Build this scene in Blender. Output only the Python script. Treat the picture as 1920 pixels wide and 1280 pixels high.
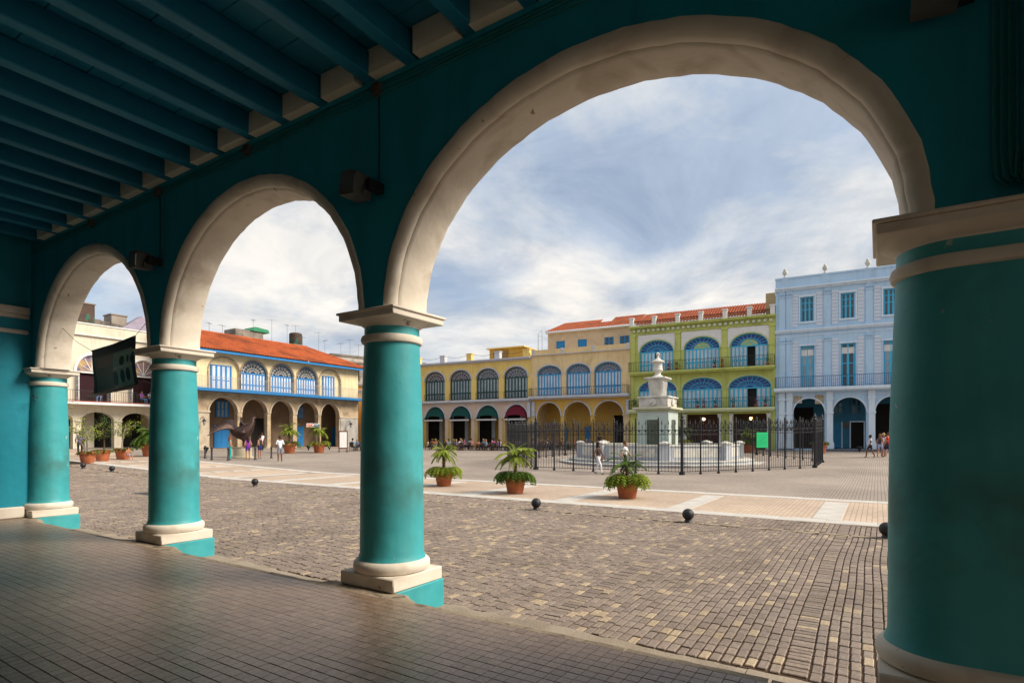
import bpy, bmesh, math, random
from math import sin, cos, pi, radians as RAD
from mathutils import Vector, Matrix
for o in list(bpy.data.objects): bpy.data.objects.remove(o)
sc = bpy.context.scene
COL = sc.collection
rnd = random.Random(7)
# ---------------------------------------------------------------- camera
cam = bpy.data.cameras.new('camera'); camo = bpy.data.objects.new('camera', cam); COL.objects.link(camo)
camo.location = (0, 0, 1.6); camo.rotation_euler = (RAD(90), 0, RAD(32.9))
cam.sensor_width = 36; cam.lens = 36*1060/1920; cam.shift_y = (817-640)/1920
cam.clip_start = .05; cam.clip_end = 5000
sc.camera = camo
# ---------------------------------------------------------------- world
SKYSEED = 5.3
SUN_EL, SUN_AZ = 40, 68          # azimuth measured clockwise from +Y
w = bpy.data.worlds.new('World'); sc.world = w; w.use_nodes = True
nt = w.node_tree; nt.nodes.clear()
def N(t, **k):
    n = nt.nodes.new(t)
    for a, v in k.items():
        if a.startswith('i_'): n.inputs[a[2:].replace('_', ' ')].default_value = v
        else: setattr(n, a, v)
    return n
LK = lambda a, b: nt.links.new(a, b)
out = N('ShaderNodeOutputWorld'); bg = N('ShaderNodeBackground'); bg.inputs[1].default_value = .068
sky = N('ShaderNodeTexSky'); sky.sky_type = 'NISHITA'; sky.sun_disc = False
sky.sun_elevation = RAD(SUN_EL); sky.sun_rotation = RAD(SUN_AZ); sky.air_density = 1; sky.dust_density = 1.5
tc = N('ShaderNodeTexCoord'); sep = N('ShaderNodeSeparateXYZ'); LK(tc.outputs['Generated'], sep.inputs[0])
def M2(op, a, b):
    n = N('ShaderNodeMath', operation=op)
    for i, v in enumerate((a, b)):
        if isinstance(v, (int, float)): n.inputs[i].default_value = v
        else: LK(v, n.inputs[i])
    return n.outputs[0]
zz = M2('ADD', M2('MAXIMUM', sep.outputs[2], 0), .22)
cmb = N('ShaderNodeCombineXYZ'); LK(M2('DIVIDE', sep.outputs[0], zz), cmb.inputs[0]); LK(M2('DIVIDE', sep.outputs[1], zz), cmb.inputs[1])
cmb.inputs[2].default_value = SKYSEED
def noise(vec, scale, detail, rough=.55, dist=0):
    n = N('ShaderNodeTexNoise'); n.inputs['Scale'].default_value = scale; n.inputs['Detail'].default_value = detail
    n.inputs['Roughness'].default_value = rough; n.inputs['Distortion'].default_value = dist; LK(vec, n.inputs['Vector']); return n.outputs[0]
def ramp(fac, stops):
    r = N('ShaderNodeValToRGB'); e = r.color_ramp.elements
    while len(e) < len(stops): e.new(.5)
    for el, (p, c) in zip(e, stops): el.position = p; el.color = (*c, 1) if len(c) == 3 else c
    LK(fac, r.inputs[0]); return r.outputs[0]
n1 = noise(cmb.outputs[0], .62, 9, .56, .25)
n2 = noise(cmb.outputs[0], 1.15, 10, .6, .35)
mask = ramp(n1, [(.43, (0, 0, 0)), (.55, (1, 1, 1))])
ccol = ramp(n2, [(.38, (3.6, 4.3, 5.4)), (.47, (5.2, 5.5, 5.9)), (.57, (7.5, 7.2, 6.8))])
hz = ramp(sep.outputs[2], [(0, (7.4, 6.9, 6.3)), (.13, (7.4, 6.9, 6.3)), (.34, (0, 0, 0))])
hzf = ramp(sep.outputs[2], [(0.0, (.45, .45, .45)), (.12, (.22, .22, .22)), (.28, (0, 0, 0))])
blue = N('ShaderNodeMix', data_type='RGBA'); blue.inputs[0].default_value = .55
LK(sky.outputs[0], blue.inputs[6]); blue.inputs[7].default_value = (3.7, 4.7, 6.2, 1)
mx = N('ShaderNodeMix', data_type='RGBA'); LK(mask, mx.inputs[0]); LK(blue.outputs[2], mx.inputs[6]); LK(ccol, mx.inputs[7])
mx2 = N('ShaderNodeMix', data_type='RGBA'); LK(hzf, mx2.inputs[0]); LK(mx.outputs[2], mx2.inputs[6]); mx2.inputs[7].default_value = (6.4, 6.1, 5.8, 1)
n3 = noise(cmb.outputs[0], 1.9, 12, .62, .6)
mod = ramp(n3, [(.34, (.74, .78, .84)), (.5, (.96, .97, .98)), (.64, (1.12, 1.1, 1.07))])
mm_ = N('ShaderNodeMix', data_type='RGBA', blend_type='MULTIPLY'); mm_.inputs[0].default_value = 1; LK(mx2.outputs[2], mm_.inputs[6]); LK(mod, mm_.inputs[7])
LK(mm_.outputs[2], bg.inputs[0]); LK(bg.outputs[0], out.inputs[0])
# ---------------------------------------------------------------- sun
sl = bpy.data.lights.new('sun', 'SUN'); sl.energy = 3.0; sl.angle = RAD(28); sl.color = (1, .90, .75)
so = bpy.data.objects.new('sun', sl); COL.objects.link(so)
sd = Vector((sin(RAD(SUN_AZ))*cos(RAD(SUN_EL)), cos(RAD(SUN_AZ))*cos(RAD(SUN_EL)), sin(RAD(SUN_EL))))
so.rotation_euler = sd.to_track_quat('Z', 'Y').to_euler(); so.location = (30, 10, 40)
sc.cycles.max_bounces = 12; sc.cycles.diffuse_bounces = 8
vs = sc.view_settings; vs.view_transform = 'Standard'; vs.look = 'None'; vs.exposure = 0.95; vs.gamma = 1
# ---------------------------------------------------------------- materials
MATS = {}
def mat(name, c1, c2=None, scale=3, rough=.85, bump=.0, bscale=40, stain=None, metal=0, spec=.3, detail=5, coords='Object', emit=None, chips=None, streak=None):
    """two-tone noise-blended surface with fine relief and optional large stains"""
    if name in MATS: return MATS[name]
    m = bpy.data.materials.new(name); m.use_nodes = True; t = m.node_tree; b = t.nodes['Principled BSDF']
    b.inputs['Roughness'].default_value = rough; b.inputs['Metallic'].default_value = metal; b.inputs['Specular IOR Level'].default_value = spec
    tcn = t.nodes.new('ShaderNodeTexCoord'); co = tcn.outputs[coords]
    c2 = c2 or tuple(v*.82 for v in c1)
    def nz(s, d, dist=0):
        n = t.nodes.new('ShaderNodeTexNoise'); n.inputs['Scale'].default_value = s; n.inputs['Detail'].default_value = d
        n.inputs['Distortion'].default_value = dist; t.links.new(co, n.inputs['Vector']); return n.outputs[0]
    def rp(f, a, bb, ca, cb):
        r = t.nodes.new('ShaderNodeValToRGB'); e = r.color_ramp.elements
        e[0].position = a; e[1].position = bb; e[0].color = (*ca, 1); e[1].color = (*cb, 1); t.links.new(f, r.inputs[0]); return r.outputs[0]
    col = rp(nz(scale, detail, .3), .3, .7, c1, c2)
    if stain:
        sc_, amt, scl, lo, hi = stain
        f = rp(nz(scl, 6, .6), lo, hi, (0, 0, 0), (amt, amt, amt))
        mxn = t.nodes.new('ShaderNodeMix'); mxn.data_type = 'RGBA'; t.links.new(f, mxn.inputs[0]); t.links.new(col, mxn.inputs[6]); mxn.inputs[7].default_value = (*sc_, 1)
        col = mxn.outputs[2]
    def over(col, f, c):
        mxn = t.nodes.new('ShaderNodeMix'); mxn.data_type = 'RGBA'; t.links.new(f, mxn.inputs[0]); t.links.new(col, mxn.inputs[6]); mxn.inputs[7].default_value = (*c, 1); return mxn.outputs[2]
    if streak:                                      # rain streaks: noise drawn out downwards
        mp = t.nodes.new('ShaderNodeMapping'); mp.inputs['Scale'].default_value = (2.2, 2.2, .22); t.links.new(co, mp.inputs['Vector'])
        n = t.nodes.new('ShaderNodeTexNoise'); n.inputs['Scale'].default_value = 1.6; n.inputs['Detail'].default_value = 8; t.links.new(mp.outputs[0], n.inputs['Vector'])
        col = over(col, rp(n.outputs[0], .5, .78, (0, 0, 0), (streak[1],)*3), streak[0])
    if chips:                                       # flaked spots showing what lies under the paint
        a = nz(chips[2], 8, .4); col = over(col, rp(a, chips[3], chips[3]+.025, (0, 0, 0), (chips[1],)*3), chips[0])
    t.links.new(col, b.inputs['Base Color'])
    if bump:
        bn = t.nodes.new('ShaderNodeBump'); bn.inputs['Strength'].default_value = bump; bn.inputs['Distance'].default_value = .02
        t.links.new(nz(bscale, 6), bn.inputs['Height']); t.links.new(bn.outputs[0], b.inputs['Normal'])
    if emit:
        b.inputs['Emission Color'].default_value = (*emit[0], 1); b.inputs['Emission Strength'].default_value = emit[1]
    MATS[name] = m; return m
def pave_mat(name, stops, rough=.8, spec=.25, dirt=(.10, .08, .06)):
    """colour drawn per piece from the piece's own random number"""
    m = bpy.data.materials.new(name); m.use_nodes = True; t = m.node_tree; b = t.nodes['Principled BSDF']
    b.inputs['Roughness'].default_value = rough; b.inputs['Specular IOR Level'].default_value = spec
    at = t.nodes.new('ShaderNodeAttribute'); at.attribute_name = 'tint'; oi = t.nodes.new('ShaderNodeObjectInfo')
    ad = t.nodes.new('ShaderNodeMath'); ad.operation = 'ADD'; t.links.new(at.outputs['Fac'], ad.inputs[0]); t.links.new(oi.outputs['Random'], ad.inputs[1])
    fr = t.nodes.new('ShaderNodeMath'); fr.operation = 'FRACT'; t.links.new(ad.outputs[0], fr.inputs[0])
    r = t.nodes.new('ShaderNodeValToRGB'); e = r.color_ramp.elements
    while len(e) < len(stops): e.new(.5)
    for el, (p, c) in zip(e, stops): el.position = p; el.color = (*c, 1)
    t.links.new(fr.outputs[0], r.inputs[0])
    g = t.nodes.new('ShaderNodeNewGeometry')
    nz = t.nodes.new('ShaderNodeTexNoise'); nz.inputs['Scale'].default_value = .9; nz.inputs['Detail'].default_value = 8; t.links.new(g.outputs['Position'], nz.inputs['Vector'])
    rr = t.nodes.new('ShaderNodeValToRGB'); rr.color_ramp.elements[0].position = .45; rr.color_ramp.elements[1].position = .8
    rr.color_ramp.elements[0].color = (0, 0, 0, 1); rr.color_ramp.elements[1].color = (.6, .6, .6, 1); t.links.new(nz.outputs[0], rr.inputs[0])
    mx = t.nodes.new('ShaderNodeMix'); mx.data_type = 'RGBA'; t.links.new(rr.outputs[0], mx.inputs[0]); t.links.new(r.outputs[0], mx.inputs[6]); mx.inputs[7].default_value = (*dirt, 1)
    n2 = t.nodes.new('ShaderNodeTexNoise'); n2.inputs['Scale'].default_value = 35; n2.inputs['Detail'].default_value = 6; t.links.new(g.outputs['Position'], n2.inputs['Vector'])
    r2 = t.nodes.new('ShaderNodeMapRange'); r2.inputs[1].default_value = .3; r2.inputs[2].default_value = .7; r2.inputs[3].default_value = .75; r2.inputs[4].default_value = 1.2; t.links.new(n2.outputs[0], r2.inputs[0])
    ml = t.nodes.new('ShaderNodeMix'); ml.data_type = 'RGBA'; ml.blend_type = 'MULTIPLY'; ml.inputs[0].default_value = 1
    t.links.new(mx.outputs[2], ml.inputs[6]); t.links.new(r2.outputs[0], ml.inputs[7]); t.links.new(ml.outputs[2], b.inputs['Base Color'])
    bn = t.nodes.new('ShaderNodeBump'); bn.inputs['Strength'].default_value = .35; bn.inputs['Distance'].default_value = .01
    t.links.new(n2.outputs[0], bn.inputs['Height']); t.links.new(bn.outputs[0], b.inputs['Normal'])
    MATS[name] = m; return m
def far_brick_mat(name, c1, c2, mortar, sx, sy):
    m = bpy.data.materials.new(name); m.use_nodes = True; t = m.node_tree; b = t.nodes['Principled BSDF']; b.inputs['Roughness'].default_value = .85
    g = t.nodes.new('ShaderNodeNewGeometry'); mp = t.nodes.new('ShaderNodeMapping'); mp.inputs['Rotation'].default_value = (0, 0, pi/2)
    t.links.new(g.outputs['Position'], mp.inputs['Vector'])
    bt = t.nodes.new('ShaderNodeTexBrick'); bt.inputs['Scale'].default_value = 1; bt.inputs['Brick Width'].default_value = sx; bt.inputs['Row Height'].default_value = sy
    bt.inputs['Mortar Size'].default_value = .009; bt.inputs['Color1'].default_value = (*c1, 1); bt.inputs['Color2'].default_value = (*c2, 1); bt.inputs['Mortar'].default_value = (*mortar, 1)
    bt.inputs['Bias'].default_value = -.2
    t.links.new(mp.outputs[0], bt.inputs['Vector'])
    nz = t.nodes.new('ShaderNodeTexNoise'); nz.inputs['Scale'].default_value = .25; nz.inputs['Detail'].default_value = 9; t.links.new(g.outputs['Position'], nz.inputs['Vector'])
    r2 = t.nodes.new('ShaderNodeMapRange'); r2.inputs[1].default_value = .3; r2.inputs[2].default_value = .7; r2.inputs[3].default_value = .8; r2.inputs[4].default_value = 1.18; t.links.new(nz.outputs[0], r2.inputs[0])
    ml = t.nodes.new('ShaderNodeMix'); ml.data_type = 'RGBA'; ml.blend_type = 'MULTIPLY'; ml.inputs[0].default_value = 1
    t.links.new(bt.outputs[0], ml.inputs[6]); t.links.new(r2.outputs[0], ml.inputs[7]); t.links.new(ml.outputs[2], b.inputs['Base Color'])
    bn = t.nodes.new('ShaderNodeBump'); bn.inputs['Strength'].default_value = .4; bn.inputs['Distance'].default_value = .01; bn.invert = True
    t.links.new(bt.outputs[1], bn.inputs['Height']); t.links.new(bn.outputs[0], b.inputs['Normal'])
    MATS[name] = m; return m
TEAL = mat('teal_paint', (.036, .31, .345), (.058, .37, .395), 2.2, .5, .38, 5, stain=((.03, .17, .16), .5, 1.3, .52, .72), spec=.4, chips=((.42, .48, .42), .7, 6.5, .70), streak=((.02, .18, .18), .45))
def grime(m):
    t = m.node_tree; b = t.nodes['Principled BSDF']; lk = b.inputs['Base Color'].links[0].from_socket
    tc_ = t.nodes.new('ShaderNodeTexCoord'); sp_ = t.nodes.new('ShaderNodeSeparateXYZ'); t.links.new(tc_.outputs['Object'], sp_.inputs[0])
    r = t.nodes.new('ShaderNodeValToRGB'); e = r.color_ramp.elements; e.new(.5); e.new(.6)
    for el, (q, v) in zip(e, ((.0, 0), (.22, .25), (.36, 1), (.55, 0))): el.position = q; el.color = (v, v, v, 1)
    mr = t.nodes.new('ShaderNodeMath'); mr.operation = 'DIVIDE'; mr.inputs[1].default_value = 3; t.links.new(sp_.outputs[2], mr.inputs[0]); t.links.new(mr.outputs[0], r.inputs[0])
    nz = t.nodes.new('ShaderNodeTexNoise'); nz.inputs['Scale'].default_value = 2.6; nz.inputs['Detail'].default_value = 7; t.links.new(tc_.outputs['Object'], nz.inputs['Vector'])
    q2 = t.nodes.new('ShaderNodeMapRange'); q2.inputs[1].default_value = .42; q2.inputs[2].default_value = .66; q2.inputs[4].default_value = .75; t.links.new(nz.outputs[0], q2.inputs[0])
    mu = t.nodes.new('ShaderNodeMath'); mu.operation = 'MULTIPLY'; t.links.new(r.outputs[0], mu.inputs[0]); t.links.new(q2.outputs[0], mu.inputs[1])
    mx = t.nodes.new('ShaderNodeMix'); mx.data_type = 'RGBA'; t.links.new(mu.outputs[0], mx.inputs[0]); t.links.new(lk, mx.inputs[6]); mx.inputs[7].default_value = (.05, .12, .10, 1); t.links.new(mx.outputs[2], b.inputs['Base Color'])
grime(TEAL)
TEALW = mat('teal_wall_paint', (.007, .25, .345), (.010, .285, .38), 1.4, .6, .35, 6, stain=((.010, .16, .22), .45, .9, .5, .75), streak=((.008, .15, .21), .5))
CREAM = mat('cream_trim', (.70, .63, .54), (.62, .55, .46), 3, .8, .25, 9, stain=((.30, .21, .13), .55, 2.1, .55, .75), chips=((.16, .11, .07), .8, 6.5, .70))
BEAM = mat('beam_paint', (.008, .165, .285), (.012, .205, .33), 2.5, .5, .25, 12, streak=((.01, .12, .2), .5))
INFILL = mat('infill_plaster', (.78, .73, .60), (.68, .63, .51), 4, .85, .2, 30)
STONE = mat('kerb_stone', (.36, .29, .21), (.24, .18, .125), 3.5, .9, .8, 18, stain=((.07, .05, .035), .8, 4.5, .54, .68))
CONC = mat('worn_concrete', (.33, .27, .21), (.26, .21, .16), 2.2, .9, .5, 30, stain=((.11, .085, .06), .6, 1.4, .52, .75))
SLAB = mat('pale_paving_slab', (.52, .49, .45), (.43, .40, .365), 2.0, .85, .3, 30, stain=((.27, .23, .19), .5, .8, .5, .8), coords='Object')
TERRA = mat('terracotta', (.42, .13, .055), (.33, .095, .04), 4, .8, .3, 25, stain=((.5, .3, .2), .35, 5, .58, .75))
BLACK = mat('black_iron', (.012, .012, .015), (.02, .02, .024), 6, .5, .15, 60, spec=.4)
DARK = mat('interior_shade', (.016, .013, .011), (.024, .02, .017), 2, .9)  # near-black colour stands in for the shade inside unlit rooms
MARB = mat('white_marble', (.62, .60, .55), (.48, .46, .42), 2.2, .6, .2, 20, stain=((.26, .24, .2), .6, 1.6, .52, .75))
TILE = mat('roof_clay', (.40, .105, .04), (.26, .062, .027), 2.5, .85, .4, 12, stain=((.11, .04, .025), .7, .7, .5, .75), detail=9)
TILE2 = mat('roof_clay_orange', (.47, .115, .035), (.34, .075, .024), 1.6, .85, .4, 12, stain=((.18, .05, .022), .8, .55, .48, .68), detail=9)
WOODBLUE = mat('blue_wood', (.018, .20, .50), (.02, .24, .56), 4, .6)
AZURE = mat('azure_wood', (.05, .42, .68), (.06, .47, .72), 4, .6)
DGREEN = mat('dark_green_wood', (.008, .05, .045), (.012, .065, .055), 4, .6)
PANEW = mat('white_shutter_panel', (.62, .66, .72), (.46, .5, .58), 1.1, .5)
PANEG = mat('grey_shutter_panel', (.34, .40, .45), (.22, .27, .32), .9, .5)
GLASSB = mat('blue_stained_glass', (.012, .02, .24), (.015, .05, .20), 3, .2, spec=.4)
GLASSD = mat('dark_glass', (.03, .04, .055), (.05, .065, .08), 1.2, .12, spec=.6)
GLASSY = mat('yellow_stained_glass', (.55, .50, .05), (.35, .42, .05), 3, .2)
WHITEP = mat('white_paint', (.74, .74, .73), (.64, .64, .63), 3, .7)
LEAF = mat('leaf', (.10, .17, .018), (.06, .115, .014), 8, .6, spec=.3)
LEAF2 = mat('yellow_leaf', (.27, .32, .03), (.18, .24, .025), 8, .6)
LEAFD = mat('dark_leaf', (.05, .085, .015), (.03, .055, .012), 8, .6)
BARK = mat('bark', (.13, .085, .05), (.07, .045, .025), 12, .95, .8, 30)
BARKL = mat('pale_bark', (.32, .27, .22), (.24, .2, .16), 12, .9, .5, 30)
SOIL = mat('soil', (.05, .035, .022), None, 9, 1)
BRONZE = mat('dark_bronze', (.045, .027, .024), (.07, .042, .036), 5, .45, .4, 20, metal=.6)
SKIN = mat('skin', (.42, .21, .13), None, 6, .6); SKIND = mat('skin_brown', (.17, .08, .045), None, 6, .6)
def fabric(c): return mat('fabric_%d_%d_%d' % tuple(int(v*100) for v in c), c, tuple(v*.8 for v in c), 14, .9)
# ---------------------------------------------------------------- mesh helpers
class MB:
    def __init__(s): s.v = []; s.f = []; s.m = []; s.cur = 0
    def add(s, vs, fs):
        o = len(s.v); s.v += [tuple(p) for p in vs]
        for f in fs: s.f.append([o+i for i in f]); s.m.append(s.cur)
        return s
    def box(s, x0, y0, z0, x1, y1, z1):
        x0, x1 = min(x0, x1), max(x0, x1); y0, y1 = min(y0, y1), max(y0, y1); z0, z1 = min(z0, z1), max(z0, z1)
        return s.add([(x0,y0,z0),(x1,y0,z0),(x1,y1,z0),(x0,y1,z0),(x0,y0,z1),(x1,y0,z1),(x1,y1,z1),(x0,y1,z1)],
                     [(3,2,1,0),(4,5,6,7),(0,1,5,4),(1,2,6,5),(2,3,7,6),(3,0,4,7)])
    def cbox(s, x0, y0, z0, x1, y1, z1, b=.01):
        """box with chamfered upright and horizontal edges"""
        x0, x1 = min(x0, x1), max(x0, x1); y0, y1 = min(y0, y1), max(y0, y1); z0, z1 = min(z0, z1), max(z0, z1)
        b = min(b, (x1-x0)/2.5, (y1-y0)/2.5, (z1-z0)/2.5)
        def ring(i, z): return [(x0+i,y0+b,z),(x0+b,y0+i,z),(x1-b,y0+i,z),(x1-i,y0+b,z),(x1-i,y1-b,z),(x1-b,y1-i,z),(x0+b,y1-i,z),(x0+i,y1-b,z)]
        R = [ring(b, z0), ring(0, z0+b), ring(0, z1-b), ring(b, z1)]
        vs = [p for r in R for p in r]; fs = []
        for k in range(3):
            for i in range(8): j = (i+1) % 8; fs.append((k*8+i, k*8+j, k*8+8+j, k*8+8+i))
        fs.append(tuple(range(7, -1, -1))); fs.append(tuple(range(24, 32)))
        return s.add(vs, fs)
    def lathe(s, prof, n=24, c=(0, 0, 0), a0=0, a1=2*pi, cap=True):
        full = abs(a1-a0-2*pi) < 1e-6; m = n if full else n+1; vs = []; fs = []
        for r, z in prof:
            for i in range(m): a = a0+(a1-a0)*i/n; vs.append((c[0]+r*cos(a), c[1]+r*sin(a), c[2]+z))
        for k in range(len(prof)-1):
            for i in range(n):
                j = (i+1) % m; fs.append((k*m+i, k*m+j, k*m+m+j, k*m+m+i))
        if cap and full:
            if prof[0][0] > 1e-4: fs.append(tuple(range(m-1, -1, -1)))
            if prof[-1][0] > 1e-4: fs.append(tuple((len(prof)-1)*m+i for i in range(m)))
        return s.add(vs, fs)
    def tube(s, pts, r, n=6, r1=None):
        pts = [Vector(p) for p in pts]; vs = []; fs = []; up = Vector((0, 0, 1)); L = len(pts)
        for k, p in enumerate(pts):
            d = (pts[min(k+1, L-1)]-pts[max(k-1, 0)]).normalized()
            a = d.cross(up if abs(d.z) < .95 else Vector((1, 0, 0))).normalized(); b = d.cross(a)
            rr = r if r1 is None else r+(r1-r)*k/(L-1)
            for i in range(n): t = 2*pi*i/n; vs.append(p+a*rr*cos(t)+b*rr*sin(t))
        for k in range(L-1):
            for i in range(n): j = (i+1) % n; fs.append((k*n+i, k*n+j, k*n+n+j, k*n+n+i))
        fs.append(tuple(range(n-1, -1, -1))); fs.append(tuple((L-1)*n+i for i in range(n)))
        return s.add(vs, fs)
    def prism(s, poly, z0, z1):
        n = len(poly); vs = [(x, y, z0) for x, y in poly]+[(x, y, z1) for x, y in poly]
        return s.add(vs, [tuple(range(n-1, -1, -1)), tuple(range(n, 2*n))]+[(i, (i+1) % n, n+(i+1) % n, n+i) for i in range(n)])
    def prismy(s, poly, y0, y1):
        """polygon in x,z pushed along y"""
        n = len(poly); vs = [(x, y0, z) for x, z in poly]+[(x, y1, z) for x, z in poly]
        return s.add(vs, [tuple(range(n)), tuple(range(2*n-1, n-1, -1))]+[(i, n+i, n+(i+1) % n, (i+1) % n) for i in range(n)])
    def sphere(s, c, r, n=14, m=8, sz=1):
        return s.lathe([(max(1e-5, r*sin(pi*k/m)), -r*sz*cos(pi*k/m)) for k in range(m+1)], n, c, cap=False)
    def build(s, name, mt, parent=None, smooth=False, loc=None, tint=None):
        me = bpy.data.meshes.new(name); me.from_pydata(s.v, [], s.f)
        for mm in (mt if isinstance(mt, (list, tuple)) else [mt]): me.materials.append(mm)
        if max(s.m or [0]): me.polygons.foreach_set('material_index', s.m)
        if smooth:
            me.polygons.foreach_set('use_smooth', [True]*len(me.polygons))
            me.set_sharp_from_angle(angle=RAD(38))
        bm = bmesh.new(); bm.from_mesh(me); bmesh.ops.recalc_face_normals(bm, faces=bm.faces); bm.to_mesh(me); bm.free()
        if tint is not None:
            at = me.attributes.new('tint', 'FLOAT', 'POINT'); at.data.foreach_set('value', tint)
        o = bpy.data.objects.new(name, me); COL.objects.link(o)
        if parent: o.parent = parent
        if loc: o.location = loc
        return o
def tag(o, label, cat, group=None, kind=None):
    if label: o['label'] = label
    if cat: o['category'] = cat
    if group: o['group'] = group
    if kind: o['kind'] = kind
    return o
def thing(name, label, cat, loc=(0, 0, 0), rz=0, group=None):
    o = bpy.data.objects.new(name, None); COL.objects.link(o); o.empty_display_size = .2
    o.location = loc; o.rotation_euler = (0, 0, rz); return tag(o, label, cat, group)
def struct(o): o['kind'] = 'structure'; return o
def copy_tree(o, parent=None):
    c = o.copy(); COL.objects.link(c); c.parent = parent
    for ch in o.children: copy_tree(ch, c)
    return c
def arch_pts(xa, xb, spring, rise, n=20):
    xc, r = (xa+xb)/2, (xb-xa)/2
    return [(xc-r*cos(pi*i/n), spring+rise*sin(pi*i/n)) for i in range(n+1)]
def arch_wall(mb, x0, x1, z0, z1, ops, t, y0=0, n=20):
    """wall slab from x0 to x1 with openings (xa, xb, sill, spring, rise); faces y0 .. y0+t"""
    ops = sorted(ops); y1 = y0+t
    def quad(a, b, c, d): mb.add([a, b, c, d], [(0, 1, 2, 3)])
    def slab(xa, xb, za, zb, za2=None):
        za2 = za if za2 is None else za2
        quad((xa,y0,za),(xb,y0,za2),(xb,y0,zb),(xa,y0,zb)); quad((xa,y1,za),(xa,y1,zb),(xb,y1,zb),(xb,y1,za2))
    edges = [x0]
    for xa, xb, *_ in ops: edges += [xa, xb]
    edges.append(x1)
    for i in range(0, len(edges), 2):
        if edges[i+1]-edges[i] > 1e-4:
            slab(edges[i], edges[i+1], z0, z1); quad((edges[i],y0,z1),(edges[i+1],y0,z1),(edges[i+1],y1,z1),(edges[i],y1,z1)); quad((edges[i],y0,z0),(edges[i],y1,z0),(edges[i+1],y1,z0),(edges[i+1],y0,z0))
    for xa, xb, sill, spring, rise in ops:
        pts = arch_pts(xa, xb, spring, rise, n) if rise > 0 else [(xa, spring), (xb, spring)]
        for (p, q), (p2, q2) in zip(pts, pts[1:]):
            slab(p, p2, q, z1, q2); quad((p,y0,q),(p,y1,q),(p2,y1,q2),(p2,y0,q2)); quad((p,y0,z1),(p2,y0,z1),(p2,y1,z1),(p,y1,z1))
        for x in (xa, xb):
            if spring > sill: quad((x,y0,sill),(x,y0,spring),(x,y1,spring),(x,y1,sill))
        if sill > z0+1e-4:
            slab(xa, xb, z0, sill); quad((xa,y0,sill),(xb,y0,sill),(xb,y1,sill),(xa,y1,sill))
    for x in (x0, x1): quad((x,y0,z0),(x,y0,z1),(x,y1,z1),(x,y1,z0))
    return mb
def arch_band(mb, xa, xb, spring, rise, w, y0, y1, n=20, legs=0):
    """raised moulding that follows an arch"""
    a = arch_pts(xa, xb, spring, rise, n); b = arch_pts(xa-w, xb+w, spring, rise+w, n)
    if legs: a = [(xa, spring-legs)]+a+[(xb, spring-legs)]; b = [(xa-w, spring-legs)]+b+[(xb+w, spring-legs)]
    for i in range(len(a)-1):
        P = [a[i], a[i+1], b[i+1], b[i]]
        vs = [(x, y0, z) for x, z in P]+[(x, y1, z) for x, z in P]
        mb.add(vs, [(0,1,2,3),(7,6,5,4),(0,4,5,1),(2,6,7,3)])
    return mb
def zp(X, Y): return -.34+max(0, .022*(Y-30), .025*(-X-25))
# ================================================================ ground
def coords(a, b, step, ext):
    r = []; x = a
    while x <= b+1e-6: r.append(x); x += step
    return [a-ext, a-ext/4, a-40]+r+[b+40, b+ext/4, b+ext]
gx = coords(-80, 30, 2, 1600); gy = coords(4, 80, 2, 1600)
mb = MB(); W_ = len(gx)
mb.add([(x, y, min(zp(x, y), .75)) for y in gy for x in gx], [(j*W_+i, j*W_+i+1, (j+1)*W_+i+1, (j+1)*W_+i) for j in range(len(gy)-1) for i in range(W_-1)])
GROUND = far_brick_mat('plaza_setts', (.315, .262, .222), (.26, .215, .182), (.15, .11, .08), .21, .1)
plaza = struct(mb.build('plaza_ground', GROUND))
BRICK = pave_mat('paver_clay', [(0, (.185, .145, .122)), (.3, (.245, .19, .158)), (.55, (.21, .168, .145)), (.7, (.265, .205, .165)), (.88, (.255, .205, .17)), (.915, (.34, .262, .18)), (1, (.40, .315, .22))])
BJOINT = mat('paver_joint', (.075, .042, .024), (.05, .03, .018), 9, 1, .5, 40)
# bed of the pavers near the arcade (joints show between the bricks)
mb = MB(); mb.add([(-60, 5.02, -.336), (12, 5.02, -.336), (12, 14.32, -.336), (-60, 14.32, -.336)], [(0, 1, 2, 3)])
# follow the slope on the far left
mb.v = []; mb.f = []; mb.m = []
xs = [-60, -50, -40, -32, -25, -10, 12]
for a, b in zip(xs, xs[1:]):
    mb.add([(a, 5.02, zp(a, 6)+.004), (b, 5.02, zp(b, 6)+.004), (b, 14.32, zp(b, 6)+.004), (a, 14.32, zp(a, 6)+.004)], [(0, 1, 2, 3)])
bed = mb.build('paver_bed', BJOINT, plaza)
def brick_mesh(L, Wd, h=.03, b=.007):
    m = MB(); m.cbox(-Wd/2, -L/2, -h, Wd/2, L/2, 0, b); return m
def in_view(x, y, mg=2.5):
    xc = .8396*x+.543*y; z = -.543*x+.8396*y
    return z > 1 and -960/1060*z-mg < xc < 800/1060*z+mg
cand = []
bx = -38.0; col = 0
while bx < 5:
    sold = (col % 24 == 20)                       # a run of bricks on edge every few metres
    wd = .20 if sold else .094+rnd.uniform(-.004, .004)
    ln = .092 if sold else .198
    yy = 5.0+rnd.uniform(0, .06)
    while yy < 14.22:
        l2 = ln*rnd.uniform(.9, 1.09)
        if yy+l2 > 14.28: break
        xo = .035*sin(yy*.5+bx*.13)+.008*sin(yy*1.7+bx*.4)
        x, y = bx+wd/2+xo, yy+l2/2
        if in_view(x, y) and not (12.62 < y < 12.8):
            cand.append((x, y, l2-.012-rnd.uniform(0, .006), wd-.013-rnd.uniform(0, .005), -.543*x+.8396*y))
        yy += l2
    bx += wd; col += 1
cand.sort(key=lambda c: c[4])
bm_cache = {}
def tilt(o): o.rotation_euler = (rnd.uniform(-.006, .006), rnd.uniform(-.008, .008), rnd.uniform(-.025, .025))
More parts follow.
